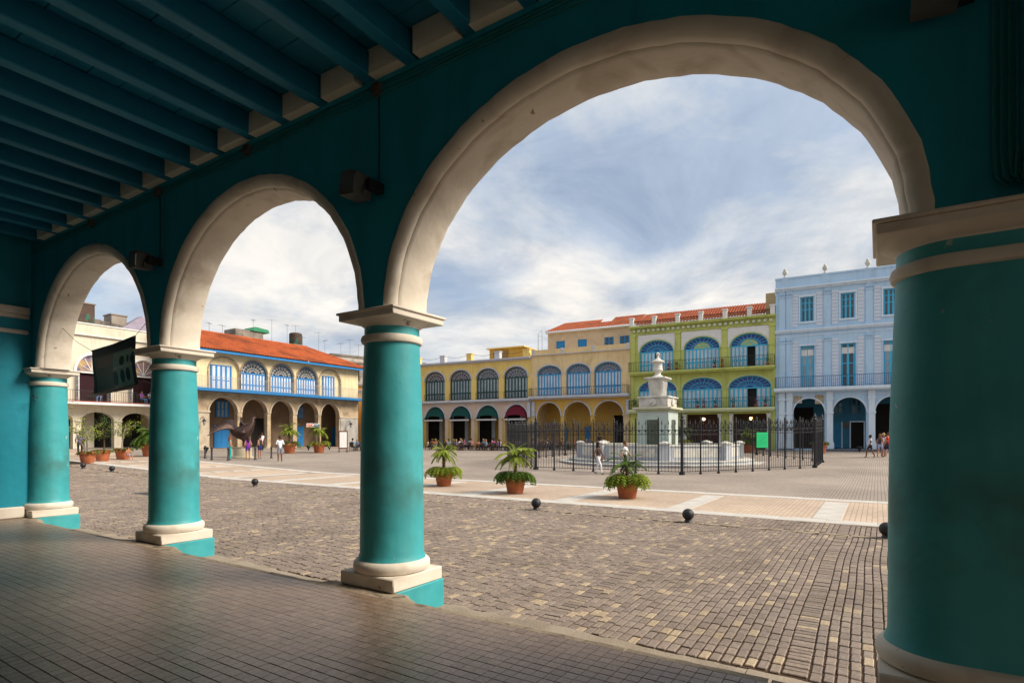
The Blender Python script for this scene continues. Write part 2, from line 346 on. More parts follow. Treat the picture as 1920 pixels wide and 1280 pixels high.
for i, (x, y, l, wd, z) in enumerate(cand[:300]):
    key = (round(l, 2), round(wd, 2))
    if key not in bm_cache:
        o = brick_mesh(l, wd).build('brick', BRICK, plaza); bm_cache[key] = o.data
    else:
        o = bpy.data.objects.new('brick', bm_cache[key]); COL.objects.link(o); o.parent = plaza
    o.location = (x, y, -.322+rnd.uniform(-.004, .004)); tilt(o)
mb = MB(); tint = []
for x, y, l, wd, z in cand[300:]:
    z0 = zp(x, 6)+.018+rnd.uniform(-.004, .004); a = rnd.uniform(-.025, .025); ca, sa = cos(a), sin(a); b = .006
    sx, sy = rnd.uniform(-.008, .008), rnd.uniform(-.006, .006)
    P = [(-wd/2, -l/2), (wd/2, -l/2), (wd/2, l/2), (-wd/2, l/2)]; vs = []
    for k, (dz, ins) in enumerate(((-.02, 0), (-.004, 0), (0, b))):
        for px_, py_ in P:
            u, v = px_-math.copysign(ins, px_), py_-math.copysign(ins, py_)
            vs.append((x+u*ca-v*sa, y+u*sa+v*ca, z0+dz+u*sx+v*sy))
    mb.add(vs, [(0,1,5,4),(1,2,6,5),(2,3,7,6),(3,0,4,7),(4,5,9,8),(5,6,10,9),(6,7,11,10),(7,4,8,11),(8,9,10,11)])
    tint += [rnd.random()]*12
o = mb.build('brick_field', BRICK, plaza, tint=tint); o['kind'] = 'stuff'
# stone line by the ball bollards
m = MB()
for k in range(46):
    x = -40+k*.92
    m2 = MB(); m2.cbox(0, 0, 0, .90, .13, .03, .01)
    o = m2.build('edging_stone', STONE, plaza); o.location = (x, 12.645+.01*sin(x), zp(x, 6)-.006)
    o.rotation_euler = (0, 0, rnd.uniform(-.01, .01))
# pale slab bands with tan brick panels between them
TANP = far_brick_mat('tan_paving', (.47, .36, .27), (.40, .30, .225), (.28, .21, .155), .21, .11)
m = MB()
for a, b in zip(xs, xs[1:]): m.add([(a, 14.3, zp(a, 6)+.006), (b, 14.3, zp(b, 6)+.006), (b, 19.95, zp(b, 6)+.006), (a, 19.95, zp(a, 6)+.006)], [(0, 1, 2, 3)])
m.build('tan_brick_paving', TANP, plaza)
sm = MB(); sm.cbox(-.497, -.297, -.03, .497, .297, 0, .006); proto = sm.build('paving_slab', SLAB, plaza); proto.location = (2.5, 14.62, zp(0, 6)+.016)
def slab(x, y, r=0, s=1):
    o = proto.copy(); COL.objects.link(o); o.parent = plaza
    o.location = (x, y, zp(x, 6)+.016+rnd.uniform(-.002, .002)); o.rotation_euler = (-0, .025 if x < -25.5 else 0, r); o.scale = (s, 1, 1)
for k in range(46):
    for y in (14.62, 19.6): slab(1.5-k, y)
for k in range(12):
    x = -1.0-3.45*k
    for j in range(4): slab(x, 15.42+.502+j*1.003-.5+.0, pi/2)
# ================================================================ arcade
arc = thing('arcade', 'turquoise arcade with cream arches, round columns and blue beamed ceiling', 'arcade')
floor = struct(MB().box(-14.15, -2.2, -.5, 9, 3.985, -.006).build('arcade_floor', mat('tile_joint', (.05, .026, .018), None, 5, .9)))
TILEF = pave_mat('floor_tile', [(0, (.205, .138, .095)), (.3, (.265, .182, .128)), (.6, (.225, .153, .107)), (.85, (.285, .198, .142)), (1, (.185, .128, .092))], rough=.36, spec=.5, dirt=(.15, .095, .062))
T = .092; tiles = []
ny = int((3.985+2.1)/T); nx = int(21/T)
for j in range(ny):
    for i in range(nx):
        x = -14.1+T*(i+.5); y = 3.985-T*(j+.5)
        zc = -.543*x+.8396*y; xc = .8396*x+.543*y
        if zc > .8 and -960/1060*zc-1.5 < xc < 960/1060*zc+1.5: tiles.append((zc if 1.6/zc*1060 < 463 else 99+zc, x, y))
tiles.sort()
tm = MB(); tm.cbox(-T/2+.0018, -T/2+.0034, -.014, T/2-.0018, T/2-.0034, 0, .0015); tp = None
for _, x, y in tiles[:300]:
    if tp is None: o = tp = tm.build('floor_tile', TILEF, floor)
    else: o = tp.copy(); COL.objects.link(o); o.parent = floor
    o.location = (x, y, rnd.uniform(-.0012, .0008)); o.rotation_euler = (rnd.uniform(-.006, .006), rnd.uniform(-.006, .006), 0)
mb = MB(); tint = []
for _, x, y in tiles[300:]:
    h = T/2-.0025; z0 = rnd.uniform(-.0012, .0008); a, b = rnd.uniform(-.006, .006), rnd.uniform(-.006, .006)
    P = [(-h, -h), (h, -h), (h, h), (-h, h)]
    mb.add([(x+u, y+v, -.014) for u, v in P]+[(x+u, y+v, z0+u*a+v*b) for u, v in P], [(4,5,6,7),(0,1,5,4),(1,2,6,5),(2,3,7,6),(3,0,4,7)])
    tint += [rnd.random()]*8
o = mb.build('floor_tile_field', TILEF, floor, tint=tint); o['kind'] = 'stuff'
# kerb stones, worn and broken along the edge
kerb = struct(MB().box(-14.15, 3.99, -.5, 9, 4.1, -.06).build('arcade_kerb', STONE))
x = -14.1
while x < 8.5:
    L = rnd.uniform(.8, 1.5); n = 14; vs = []; fs = []
    for i in range(n+1):
        u = i/n; px_ = x+.010+(L-.020)*u; e = 1 if 0 < i < n else .4
        wob = .05*sin(px_*2.1)+.035*sin(px_*5.3+1)+rnd.uniform(-.022, .022)
        dc = min(max(0, abs(px_-c_)-.55) for c_ in (-14.2, -9.2, -4.52, .4, 1.0, 1.6)); yo = 4.29-.22*min(1, dc/.5)+wob*(.7 if dc > 0 else .15); drop = max(0, .035*sin(px_*3.3+.5)+rnd.uniform(-.012, .02))*(1 if dc > .1 else .1)
        P = [(3.99, -.2), (3.99, -.002), (4.06, rnd.uniform(-.006, .0)), (yo-.07, -.006-drop*.5), (yo-.015, -.03-drop), (yo+rnd.uniform(-.01, .02), -.09-drop), (yo-.02, -.22), (yo-.02, -.3)]
        vs += [(px_, a, b) for a, b in P]
    q = 8
    for i in range(n):
        for k in range(q-1): fs.append((i*q+k, i*q+k+1, (i+1)*q+k+1, (i+1)*q+k))
    fs.append(tuple(range(q))); fs.append(tuple(n*q+k for k in range(q-1, -1, -1)))
    mk = MB(); mk.add(vs, fs); mk.build('kerb_stone', STONE, kerb); x += L
# worn concrete strip at the foot of the kerb
x = -14.1; strip = struct(MB().box(-16, 4.0, -.6, 9, 5.0, -.34).build('kerb_strip', CONC))
while x < 8.5:
    L = rnd.uniform(1.5, 2.6); n = 12; mk = MB(); vs = []; fs = []
    for i in range(n+1):
        px_ = x+.005+(L-.01)*i/n; yo = 5.0+.04*sin(px_*1.3)+rnd.uniform(-.025, .03); zt = -.275+.012*sin(px_*2)+rnd.uniform(-.004, .004)
        vs += [(px_, 4.05, -.4), (px_, 4.05, zt), (px_, 4.5, zt-.004), (px_, yo-.06, zt-.02), (px_, yo, -.322), (px_, yo, -.4)]
    for i in range(n):
        for k in range(5): fs.append((i*6+k, i*6+k+1, i*6+k+7, i*6+k+6))
    fs += [tuple(range(6)), tuple(n*6+k for k in range(5, -1, -1))]
    mk.add(vs, fs); mk.build('concrete_slab', CONC, strip); x += L
# --- columns
SHAFT = [(.372, .262), (.362, .285), (.348, .33), (.345, .6), (.343, 1.1), (.335, 1.7), (.318, 2.2), (.300, 2.62), (.298, 2.78)]
TORUS = [(.36, .135), (.40, .15), (.418, .19), (.412, .235), (.39, .258), (.365, .27)]
RING = [(.299, 2.60), (.326, 2.61), (.338, 2.645), (.326, 2.68), (.299, 2.69)]
ECH = [(.296, 2.765), (.302, 2.785), (.325, 2.80), (.36, 2.825), (.392, 2.842)]
def stadium(mbx, prof, L, n=40):
    """lathe whose ring is stretched by L along x"""
    vs = []; fs = []; m = n+2
    for r, z in prof:
        for i in range(n//2+1): a = pi/2+pi*i/(n//2); vs.append((r*cos(a), r*sin(a), z))
        for i in range(n//2+1): a = -pi/2+pi*i/(n//2); vs.append((L+r*cos(a), r*sin(a), z))
    for k in range(len(prof)-1):
        for i in range(m): j = (i+1) % m; fs.append((k*m+i, k*m+j, k*m+m+j, k*m+m+i))
    mbx.add(vs, fs); return mbx
COLX = [(-14.2, 0), (-9.2, 0), (-4.52, 0), (.40, 1.2)]
for cx, L in COLX:
    def ring(prof): return stadium(MB(), prof, L)
    sh = ring(SHAFT).build('column', TEAL, arc, True); sh.location = (cx, 4.54, 0)
    for nm, mm, mt in (('plinth', MB().cbox(-.40, -.385, .0, L+.40, .385, .14, .012), CREAM), ('foot_block', MB().cbox(-.395, -.35, -.42, L+.405, .41, -.002, .01), TEAL),
                       ('base_ring', ring(TORUS), CREAM), ('neck_ring', ring(RING), CREAM), ('capital', ring(ECH), CREAM),
                       ('abacus', MB().cbox(-.41, -.40, 2.84, L+.41, .40, 2.905, .008).cbox(-.43, -.42, 2.905, L+.43, .42, 2.93, .006), CREAM)):
        mm.build(nm, mt, sh, True)
# --- arch wall, splayed cream arch mouldings
ARCHES = [(-13.87, -9.32, 1.98, 1.80), (-9.016, -4.644, 1.96, 1.80), (-4.347, .287, 1.92, 1.755), (1.9, 6.4, 1.92, 1.75)]
mw = MB(); arch_wall(mw, -14.6, 9, 2.93, 6.3, [(a, b, 2.93, 2.93, r) for a, b, r, _ in ARCHES], .5, 4.25, 48)
mw.build('arch_wall', TEALW, arc)
for a, b, ro, ri in ARCHES:
    n = 64; d = .145; prof = [(0, 4.252), (-.005, 4.24), (.08, 4.226), (.3, 4.222), (.55, 4.236), (.78, 4.265), (.88, 4.30), (.86, 4.325), (.93, 4.335), (1, 4.37), (1, 4.70), (.9, 4.765), (.3, 4.765), (0, 4.752)]
    xc, R0 = (a+b)/2, (b-a)/2; vs = []; fs = []; q = len(prof)
    for i in range(n+1):
        t = pi*i/n; wv = .004*sin(i*1.3)+.003*sin(i*2.9+1)
        for k, y in prof: vs.append((xc-(R0-d*k+wv)*cos(t), y, 2.932+(ro+(ri-ro)*k+wv)*sin(t)))
    for i in range(n):
        for k in range(q-1): fs.append((i*q+k, i*q+k+1, (i+1)*q+k+1, (i+1)*q+k))
    mo = MB(); mo.add(vs, fs); mo.build('arch_moulding', CREAM, arc, True)
# --- other walls, ceiling
MB().box(-14.5, -2.5, -.4, 14, -2.2, 6.3).build('back_wall', mat('cream_bounce_wall', (.66, .58, .46), None, 2, .85), arc)  # unseen behind the camera; pale colour picked to bounce light into the arcade
mw = MB().box(-14.6, -2.2, -.4, -14.15, 4.249, 6.3).box(-14.6, 4.74, -.4, -14.3, 4.9, 2.8); ew = mw.build('end_wall', TEALW, arc)
MB().cbox(-14.16, 1.5, 3.98, -14.02, 4.2, 4.12, .015).cbox(-14.16, 1.5, 3.90, -14.06, 4.2, 3.978, .01).cbox(-14.16, 1.5, 3.60, -14.09, 4.2, 3.68, .02).build('cornice_band', CREAM, ew)
MB().cbox(-14.16, -2, .0, -14.05, 4.12, .22, .02).build('skirting', CREAM, ew)

MB().cbox(.74, 4.0, 2.935, 1.5, 4.249, 6.2, .01).build('pilaster', TEALW, arc)
MB().box(-14.6, -2.5, 5.70, 9.3, 4.9, 6.3).build('upper_floor', mat('upper_floor', (.05, .1, .13), None, 3, .9), arc)
pm = None
for k in range(21):
    y0 = 4.245-.31*k
    if pm is None: o = pm = MB().cbox(-14.14, -.153, 5.615, 8.99, .153, 5.66, .006).build('ceiling_plank', BEAM, arc)
    else: o = pm.copy(); COL.objects.link(o); o.parent = arc
    o.location = (0, y0-.155, rnd.uniform(-.006, .006))
bmx = None; imx = None
for k in range(-13, 16):
    x = -3.83-.686*k
    if not -14.1 < x < 8.8: continue
    if bmx is None:
        o = bmx = MB().cbox(-.15, -2.19, 5.355, 0, 4.246, 5.61, .012).build('beam', BEAM, arc)
        i_ = imx = MB().prismy([(.004, 5.352), (.532, 5.352), (.532, 5.61), (.004, 5.61)], 4.12, 4.249).build('infill_block', INFILL, arc)
    else:
        o = bmx.copy(); COL.objects.link(o); o.parent = arc
        i_ = imx.copy(); COL.objects.link(i_); i_.parent = arc
    o.location = (x+rnd.uniform(-.012, .012), 0, rnd.uniform(-.010, .004)); o.rotation_euler = (rnd.uniform(-.001, .001), rnd.uniform(-.012, .012), rnd.uniform(-.0025, .0025)); i_.location = (x, 0, 0)
MB().box(-14.1, 4.225, 5.30, 8.9, 4.249, 5.35).build('wall_plate', TEALW, arc)
# --- cables, boxes, floodlights
CABLE = mat('painted_cable', (.02, .22, .21), None, 5, .6); GREY = mat('grey_housing', (.10, .10, .09), (.06, .06, .055), 6, .6, .2, 40)
for i, (z, lab) in enumerate(((5.275, 'upper'), (5.235, 'middle'), (5.19, 'lower'))):
    m = MB(); m.tube([(-14.1+.5*k, 4.238, z+.012*sin(k*1.1+i)) for k in range(46)], .009, 5)
    tag(m.build('wall_cable', CABLE), '%s of three painted cables running under the ceiling beams' % lab, 'cable', 'cables under the ceiling')
for i, x in enumerate((-11.3, -9.02, -6.75, -4.42)):
    t = thing('junction_box', ('small junction box on the cables above the first arch from the end wall', 'junction box above the floodlight between the hanging banner arch and its neighbour', 'small round junction box on the cables above the middle arch', 'square junction box above the floodlight beside the widest arch')[i], 'junction box', (x, 4.25, 5.24))
    MB().cbox(-.055, -.07, -.06, .055, -.001, .06, .008).build('housing', GREY, t); MB().cbox(-.04, -.078, -.045, .04, -.0705, .045, .004).build('cover', BARK, t)
    MB().lathe([(.014, -.09), (.014, -.061)], 8, (.01, -.035, 0)).build('gland', GREY, t)
GLASSL = mat('lamp_glass', (.12, .12, .11), None, 4, .1, spec=.7)
for i, x in enumerate((-9.06, -4.46, .36)):
    t = thing('floodlight', ('grey floodlight on the wall between the hanging banner arch and the middle arch', 'grey floodlight on the wall between the middle arch and the widest arch', 'dark floodlight on the wall above the thick end pier')[i], 'floodlight', (x, 4.25, 4.18))
    MB().prismy([(-.20, -.10), (.02, -.13), (.06, .08), (-.15, .14)], -.33, -.10).build('housing', GREY, t)
    MB().prismy([(-.19, -.075), (.03, -.105), (.055, .06), (-.15, .11)], -.345, -.333).build('lens', GLASSL, t)
    m = MB()
    for k in range(5): m.box(-.10+.03*k, -.30, .10-.01*k, -.088+.03*k, -.13, .15-.01*k)
    m.build('cooling_fin', GREY, t)
    MB().cbox(.03, -.20, -.05, .12, -.001, .06, .01).tube([(.06, -.2, 0), (.1, -.26, -.05), (.05, -.24, -.1)], .012).build('bracket', BLACK, t)
    if i < 2: tag(MB().tube([(x+.05, 4.238, 4.24), (x+.055, 4.238, 4.7), (x+.05, 4.238, 5.16)], .007, 5).build('lamp_cable', BLACK), ('thin dark cable dropping to the floodlight beside the banner arch', 'thin dark cable dropping to the floodlight beside the widest arch')[i], 'cable')
m = MB()
for k in range(4):
    x = .56+.035*k; m.tube([(x, 4.235, 6.0), (x, 4.235, 3.2+.02*k), (x+.01, 4.225, 3.08), (x+.05, 4.21, 3.01), (x+.09, 4.2, 3.05), (x+.10, 4.21, 3.2)], .011, 6)
tag(m.build('cable_bundle', CABLE), 'bundle of painted cables looping down above the thick end pier', 'cable')
# --- hanging banner in the first arch
BAN = bpy.data.materials.new('banner_print'); BAN.use_nodes = True; t = BAN.node_tree; b = t.nodes['Principled BSDF']; b.inputs['Roughness'].default_value = .55
tcn = t.nodes.new('ShaderNodeTexCoord'); sp = t.nodes.new('ShaderNodeSeparateXYZ'); t.links.new(tcn.outputs['UV'], sp.inputs[0])
def mth(op, a, b_=0., c=None):
    n = t.nodes.new('ShaderNodeMath'); n.operation = op
    for i, v in enumerate((a, b_) if c is None else (a, b_, c)):
        if isinstance(v, (int, float)): n.inputs[i].default_value = v
        else: t.links.new(v, n.inputs[i])
    return n.outputs[0]
U, V = sp.outputs[0], sp.outputs[1]
def rect(x0, x1, y0, y1): return mth('MULTIPLY', mth('MULTIPLY', mth('GREATER_THAN', U, x0), mth('LESS_THAN', U, x1)), mth('MULTIPLY', mth('GREATER_THAN', V, y0), mth('LESS_THAN', V, y1)))
def ell(x, y, rx, ry):
    dx = mth('DIVIDE', mth('SUBTRACT', U, x), rx); dy = mth('DIVIDE', mth('SUBTRACT', V, y), ry)
    return mth('LESS_THAN', mth('ADD', mth('MULTIPLY', dx, dx), mth('MULTIPLY', dy, dy)), 1)
cur = None
def layer(mask, c):
    global cur
    n = t.nodes.new('ShaderNodeMix'); n.data_type = 'RGBA'
    if cur is None: n.inputs[6].default_value = (.03, .027, .025, 1)
    else: t.links.new(cur, n.inputs[6])
    n.inputs[7].default_value = (*c, 1); t.links.new(mask, n.inputs[0]); cur = n.outputs[2]
layer(rect(.06, .95, .12, .84), (.2, .145, .11)); layer(rect(.52, .94, .14, .82), (.32, .46, .36)); layer(rect(.12, .5, .62, .8), (.34, .19, .12))
layer(rect(.52, .94, .50, .53), (.5, .6, .5)); layer(rect(.58, .94, .74, .76), (.5, .6, .5))
for ex, ey, rx, ry in ((.73, .63, .055, .09), (.55, .33, .07, .14), (.73, .34, .05, .13), (.85, .35, .045, .12), (.86, .64, .02, .07), (.93, .62, .02, .07)): layer(ell(ex, ey, rx, ry), (.012, .016, .014))
t.links.new(cur, b.inputs['Base Color'])
ban = thing('hanging_banner', 'dark printed cloth banner with a building picture hanging in the first arch', 'banner', (-11.5, 4.62, 2.35))
bm = bmesh.new(); uvl = bm.loops.layers.uv.new('UVMap'); G = {}; nu, nv = 20, 14
for layer_y in (0, .012):
    for i in range(nu+1):
        for j in range(nv+1):
            u, v = i/nu, j/nv
            x = -.86+1.69*u+.02*(1-v)*sin(u*3); z = -.08+.93*v+.10*u-.02*sin(u*pi)*v
            y = .03*sin(u*7)*(1-v)+.05*sin(v*4+u*2)*(1-v)+layer_y
            if v < .14: y -= (.14-v)*.9; z += (.14-v)*.2; x -= (.14-v)*.8*(1-u)
            G[layer_y, i, j] = bm.verts.new((x, y, z))
for ly in (0, .012):
    for i in range(nu):
        for j in range(nv):
            q = [(i, j), (i+1, j), (i+1, j+1), (i, j+1)]
            f = bm.faces.new([G[ly, a, b_] for a, b_ in q]); f.smooth = True
            for lp, (a, b_) in zip(f.loops, q): lp[uvl].uv = (a/nu, b_/nv)
me = bpy.data.meshes.new('cloth'); bm.to_mesh(me); bm.free(); me.materials.append(BAN); o = bpy.data.objects.new('cloth', me); COL.objects.link(o); o.parent = ban
MB().tube([(-.87, .006, .84), (0, .006, .88), (.81, .006, .955)], .018, 8).build('top_batten', BLACK, ban)
tag(MB().tube([(-12.36, 4.62, 3.19), (-13.0, 4.6, 3.42), (-13.55, 4.55, 3.75)], .005, 4).build('banner_wire', BLACK), 'thin wire from the banner corner to the arch by the end wall', 'wire')
tag(MB().tube([(-10.69, 4.62, 3.30), (-10.2, 4.6, 3.5), (-9.65, 4.55, 3.85)], .005, 4).build('banner_wire', BLACK), 'thin wire from the banner corner to the arch over the second column', 'wire')
MB().tube([(.9, .08, .2), (1.2, .1, .13), (2.0, .08, -.05)], .004, 4).build('tie_cord', BLACK, ban)
tag(MB().tube([(-13.95, 4.30, 2.36), (-13.93, 4.22, 2.37), (-13.9, 4.2, 2.42)], .012, 5).tube([(-13.94, 4.22, 2.36), (-13.88, 4.21, 2.30)], .01, 5).build('iron_hook', BLACK), 'small bent iron hook fixed in the column at the end wall', 'hook')
# ================================================================ buildings round the square
def roof_tiles(mb, x0, x1, y0, z0, y1, z1, pitch=.27, rows=None, xs0=None, xs1=None):
    """clay barrel tiles on a slope from (y0,z0) eave to (y1,z1) ridge; xs0/xs1 narrow the ridge for hips"""
    L = math.hypot(y1-y0, z1-z0); rows = rows or max(3, int(L/.45)); n = int((x1-x0)/pitch); q = 6
    ny_, nz_ = -(z1-z0)/L, (y1-y0)/L
    xs0 = x0 if xs0 is None else xs0; xs1 = x1 if xs1 is None else xs1
    for r in range(rows):
        for e, lift in ((0, .045), (1, .0)):
            t = (r+e)/rows; vs = []
        t0, t1 = r/rows, (r+1)/rows
        top = []; bot = []
        for i in range(n*q+1):
            h = abs(sin(pi*i/q))*.085
            for t, lift, acc in ((t0, .04, bot), (t1, 0, top)):
                a = x0+(xs0-x0)*t; b = x1+(xs1-x1)*t; x = a+(b-a)*i/(n*q)
                acc.append((x, y0+(y1-y0)*t+ny_*(h+lift), z0+(z1-z0)*t+nz_*(h+lift)))
        m = len(bot); base = [(x, y-ny_*.05, z-nz_*.05) for x, y, z in bot]
        mb.add(bot+top+base, [(i, i+1, m+i+1, m+i) for i in range(m-1)]+[(2*m+i, 2*m+i+1, i+1, i) for i in range(m-1)])
    return mb
def railing(name, x0, x1, y, z0, z1, parent, mt, step=.16, sides=0, r=.012):
    m = MB(); m.box(x0, y-.02, z1-.035, x1, y+.02, z1).box(x0, y-.012, z0+.08, x1, y+.012, z0+.105)
    n = max(2, int((x1-x0)/step))
    for i in range(n+1): x = x0+(x1-x0)*i/n; m.box(x-r, y-r, z0, x+r, y+r, z1-.035)
    if sides:
        for x in (x0, x1):
            m.box(x-.015, y, z1-.035, x+.015, y+sides, z1)
            k = max(2, int(sides/step))
            for i in range(1, k+1): m.box(x-r, y+sides*i/k-r, z0, x+r, y+sides*i/k+r, z1-.035)
    return m.build(name, mt, parent)
def arch_window(par, xa, xb, sill, spring, rise, y, frame, pane, fan, rays=9, panels=7, open_at=None, fanpat='fan', fancol2=None, tracery=None):
    """arched shutter door set in an opening: frame, shutters, fanlight"""
    w = .09; f = MB()
    arch_band(f, xa+w, xb-w, spring, rise-w, w, y, y+.10, 18)
    f.box(xa, y, sill, xa+w, y+.1, spring).box(xb-w, y, sill, xb, y+.1, spring).box(xa+w, y-.01, spring-.10, xb-w, y+.11, spring+.02)
    wd = (xb-xa-2*w)/panels; pn = MB(); xo = xa+w; dk = MB()
    for i in range(panels):
        a, b = xo+i*wd, xo+(i+1)*wd
        if open_at and i in open_at: dk.box(a, y+.3, sill, b, y+.32, spring-.1); continue
        st = wd*.2; mid = sill+(spring-sill)*.36
        f.box(a, y+.01, sill, a+st, y+.08, spring-.1).box(b-st, y+.01, sill, b, y+.08, spring-.1)
        f.box(a+st, y+.012, sill, b-st, y+.078, sill+.16).box(a+st, y+.012, mid-.06, b-st, y+.078, mid+.06)
        pn.box(a+st, y+.035, sill+.16, b-st, y+.055, mid-.06).box(a+st, y+.035, mid+.06, b-st, y+.055, spring-.1)
    xc, R = (xa+xb)/2, (xb-xa)/2-w; rz = rise-w
    fr_, f = f, MB()
    for i in range(1, rays):
        a = pi*i/rays; c, s_ = cos(a), sin(a); d = .022
        p0 = (xc+.22*R*c, spring+.22*rz*s_); p1 = (xc+R*c, spring+rz*s_); nx_, nz_ = -s_*d, c*d
        f.prismy([(p0[0]-nx_, p0[1]-nz_), (p1[0]-nx_, p1[1]-nz_), (p1[0]+nx_, p1[1]+nz_), (p0[0]+nx_, p0[1]+nz_)], y+.02, y+.07)
    for k in ((.22, .62) if fanpat == 'fan' else (.22, .45, .72)):
        arch_band(f, xc-R*k, xc+R*k, spring, rz*k, .05, y+.015, y+.075, 14)
    if fanpat == 'lace':                                    # scalloped rings between the rays
        for i in range(rays):
            a = pi*(i+.5)/rays; cx_, cz_ = xc+.84*R*cos(a), spring+.84*rz*sin(a); r_ = .11*R
            for k in range(8):
                a0, a1 = 2*pi*k/8, 2*pi*(k+1)/8
                f.prismy([(cx_+r_*cos(a0), cz_+r_*sin(a0)), (cx_+r_*cos(a1), cz_+r_*sin(a1)), (cx_+.72*r_*cos(a1), cz_+.72*r_*sin(a1)), (cx_+.72*r_*cos(a0), cz_+.72*r_*sin(a0))], y+.02, y+.065)
    o = fr_.build('window_frame', frame, par); f.build('tracery', tracery or frame, o)
    pn.build('shutter_panel', pane, o)
    if dk.v: dk.build('doorway_shade', DARK, o)  # dark sheet in place of the shade behind open leaves
    g = MB(); pts = arch_pts(xc-R, xc+R, spring, rz, 18); g.prismy(pts, y+.04, y+.05); g.build('fanlight', fan, o)
    if fancol2:
        g = MB(); pts = arch_pts(xc-R*.5, xc+R*.5, spring+.01, rz*.55, 12); g.prismy(pts, y+.03, y+.038); g.build('fanlight_centre', fancol2, o)
    return o
def rect_door(par, x0, x1, z0, z1, y, frame, pane, leaves=2, name='door', rows=(.3, .95)):
    f = MB(); w = .08
    f.box(x0, y, z0, x0+w, y+.1, z1).box(x1-w, y, z0, x1, y+.1, z1).box(x0+w, y, z1-w, x1-w, y+.1, z1)
    wd = (x1-x0-2*w)/leaves; pn = MB(); H_ = z1-z0-w
    for i in range(leaves):
        a, b = x0+w+i*wd, x0+w+(i+1)*wd; st = min(.09, wd*.22)
        f.box(a, y+.02, z0, a+st, y+.08, z1-w).box(b-st, y+.02, z0, b, y+.08, z1-w)
        cuts = [0]+list(rows)+[1]
        for k in range(len(cuts)-1):
            za, zb = z0+H_*cuts[k], z0+H_*cuts[k+1]
            f.box(a+st, y+.022, za, b-st, y+.078, za+.07); pn.box(a+st, y+.04, za+.07, b-st, y+.06, zb)
    o = f.build(name, frame, par); pn.build('door_panel' if name == 'door' else 'pane', pane, o); return o
def round_col(mb, x, y, z0, z1, r):
    h = z1-z0
    return mb.lathe([(r*1.45, 0), (r*1.45, .18), (r*1.2, .2), (r*1.22, .3), (r, .36), (r*.98, h*.5), (r*.88, h-.32), (r*1.1, h-.28), (r*1.1, h-.22), (r*.9, h-.2), (r*1.25, h-.1), (r*1.35, h-.08), (r*1.35, h)], 14, (x, y, z0))
RR = RAD(5.1); RO = (-1.8, 58.37, 0)
# ---------------------------------------------------------------- pale blue building
BLUEW = mat('pale_blue_wall', (.46, .64, .82), (.42, .60, .78), 1.2, .8, .15, 20, streak=((.34, .44, .56), .5), stain=((.3, .38, .5), .4, .5, .5, .8))
BLUEL = mat('pale_blue_trim', (.66, .76, .86), (.60, .70, .81), 2, .8, streak=((.4, .46, .52), .45))
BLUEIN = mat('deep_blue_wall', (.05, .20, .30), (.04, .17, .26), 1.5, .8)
B = thing('blue_building', 'pale blue three storey building with white rusticated walls and rooftop urns', 'building', RO, RR)
X0, X1 = -6.25, 10.5; BA = [(-4.76+3.2*k, -2.24+3.2*k) for k in range(5)]
m = MB(); arch_wall(m, X0, X1, 0, 5.69, [(a, b, .45, 3.73, 1.3) for a, b in BA if b < X1], .6)
arch_wall(m, X0, X1, 5.69, 11.1, [(a-.5+1.07, a+.67+1.07, 5.97, 9.84, 0) for a, b in BA], .5)
arch_wall(m, X0, X1, 11.1, 15.0, [(a-.55+1.04, a+.6+1.04, 12.07, 14.3, 0) for a, b in BA], .5)
wl = m.box(X0, .6, 0, X0+.3, 9, 15).box(X1-.3, .6, 0, X1, 9, 15).box(X0+.3, 8.7, 0, X1-.3, 9, 15).box(X0+.3, .5, 15, X1-.3, 8.9, 15.2).build('wall', BLUEW, B)
m = MB()
for z, d, h in ((11.1, .22, .14), (11.24, .32, .12), (10.75, .06, .08), (15.0, .18, .15), (15.15, .36, .14), (5.3, .05, .06)): m.box(X0-.05, -d, z, X1, .02, z+h)
m.build('cornice', BLUEL, B)
m = MB(); m.box(X0, -.1, 15.29, X1, .25, 16.1).box(X0-.03, -.16, 16.1, X1, .3, 16.25)
for k in range(6):
    x = -5.46+3.27*k; m.box(x-.3, -.15, 15.3, x+.3, .0, 16.1)
m.build('parapet', BLUEW, B)
URN = [(.16, 0), (.16, .08), (.07, .14), (.07, .2), (.2, .36), (.24, .52), (.2, .62), (.1, .66), (.16, .72), (.1, .82), (.03, .9)]
for k in range(6):
    if k == 3: continue
    MB().lathe(URN, 12, (-5.46+3.27*k, .05, 16.25)).build('urn', MARB, B, True)
# stepped crest where the parapet rises behind the thick column
MB().prismy([(2.2, 16.25), (6.4, 16.25), (6.2, 16.7), (5.4, 16.9), (4.3, 17.4), (3.2, 16.9), (2.4, 16.7)], -.1, .2).build('crest', BLUEL, B)
m = MB()
for k in range(5):
    x = -5.98+3.2*k if k else -5.98
    for za, zb in ((5.97, 10.75), (11.36, 15.0)):
        xs_ = (-5.95, -5.35) if k == 0 else (-2.28+3.2*(k-1),)
        for xx in xs_:
            m = MB(); m.box(xx, -.09, za, xx+.52, .01, zb-.001).box(xx-.05, -.13, za, xx+.57, .012, za+.2).box(xx-.05, -.14, zb-.62, xx+.57, .012, zb-.5)
            m.lathe([(.02, 0), (.12, .02), (.12, .1), (.02, .12)], 8, (xx+.1, -.14, zb-.4)).lathe([(.02, 0), (.12, .02), (.12, .1), (.02, .12)], 8, (xx+.42, -.14, zb-.4))
            m.build('pilaster', BLUEW, B)
RUST = mat('white_rustication', (.62, .68, .77), (.55, .62, .72), 2, .8)
m = MB()
for k in range(5):
    c = -3.63+3.2*k
    for za, zb, hw in ((6.05, 10.3, .72), (11.6, 14.6, .74)):
        z = za
        while z < zb-.2:
            for s_ in (-1, 1): m.cbox(c+s_*hw, -.045, z+.015, c+s_*(hw+.5), .01, z+.29, .012)
            z += .31
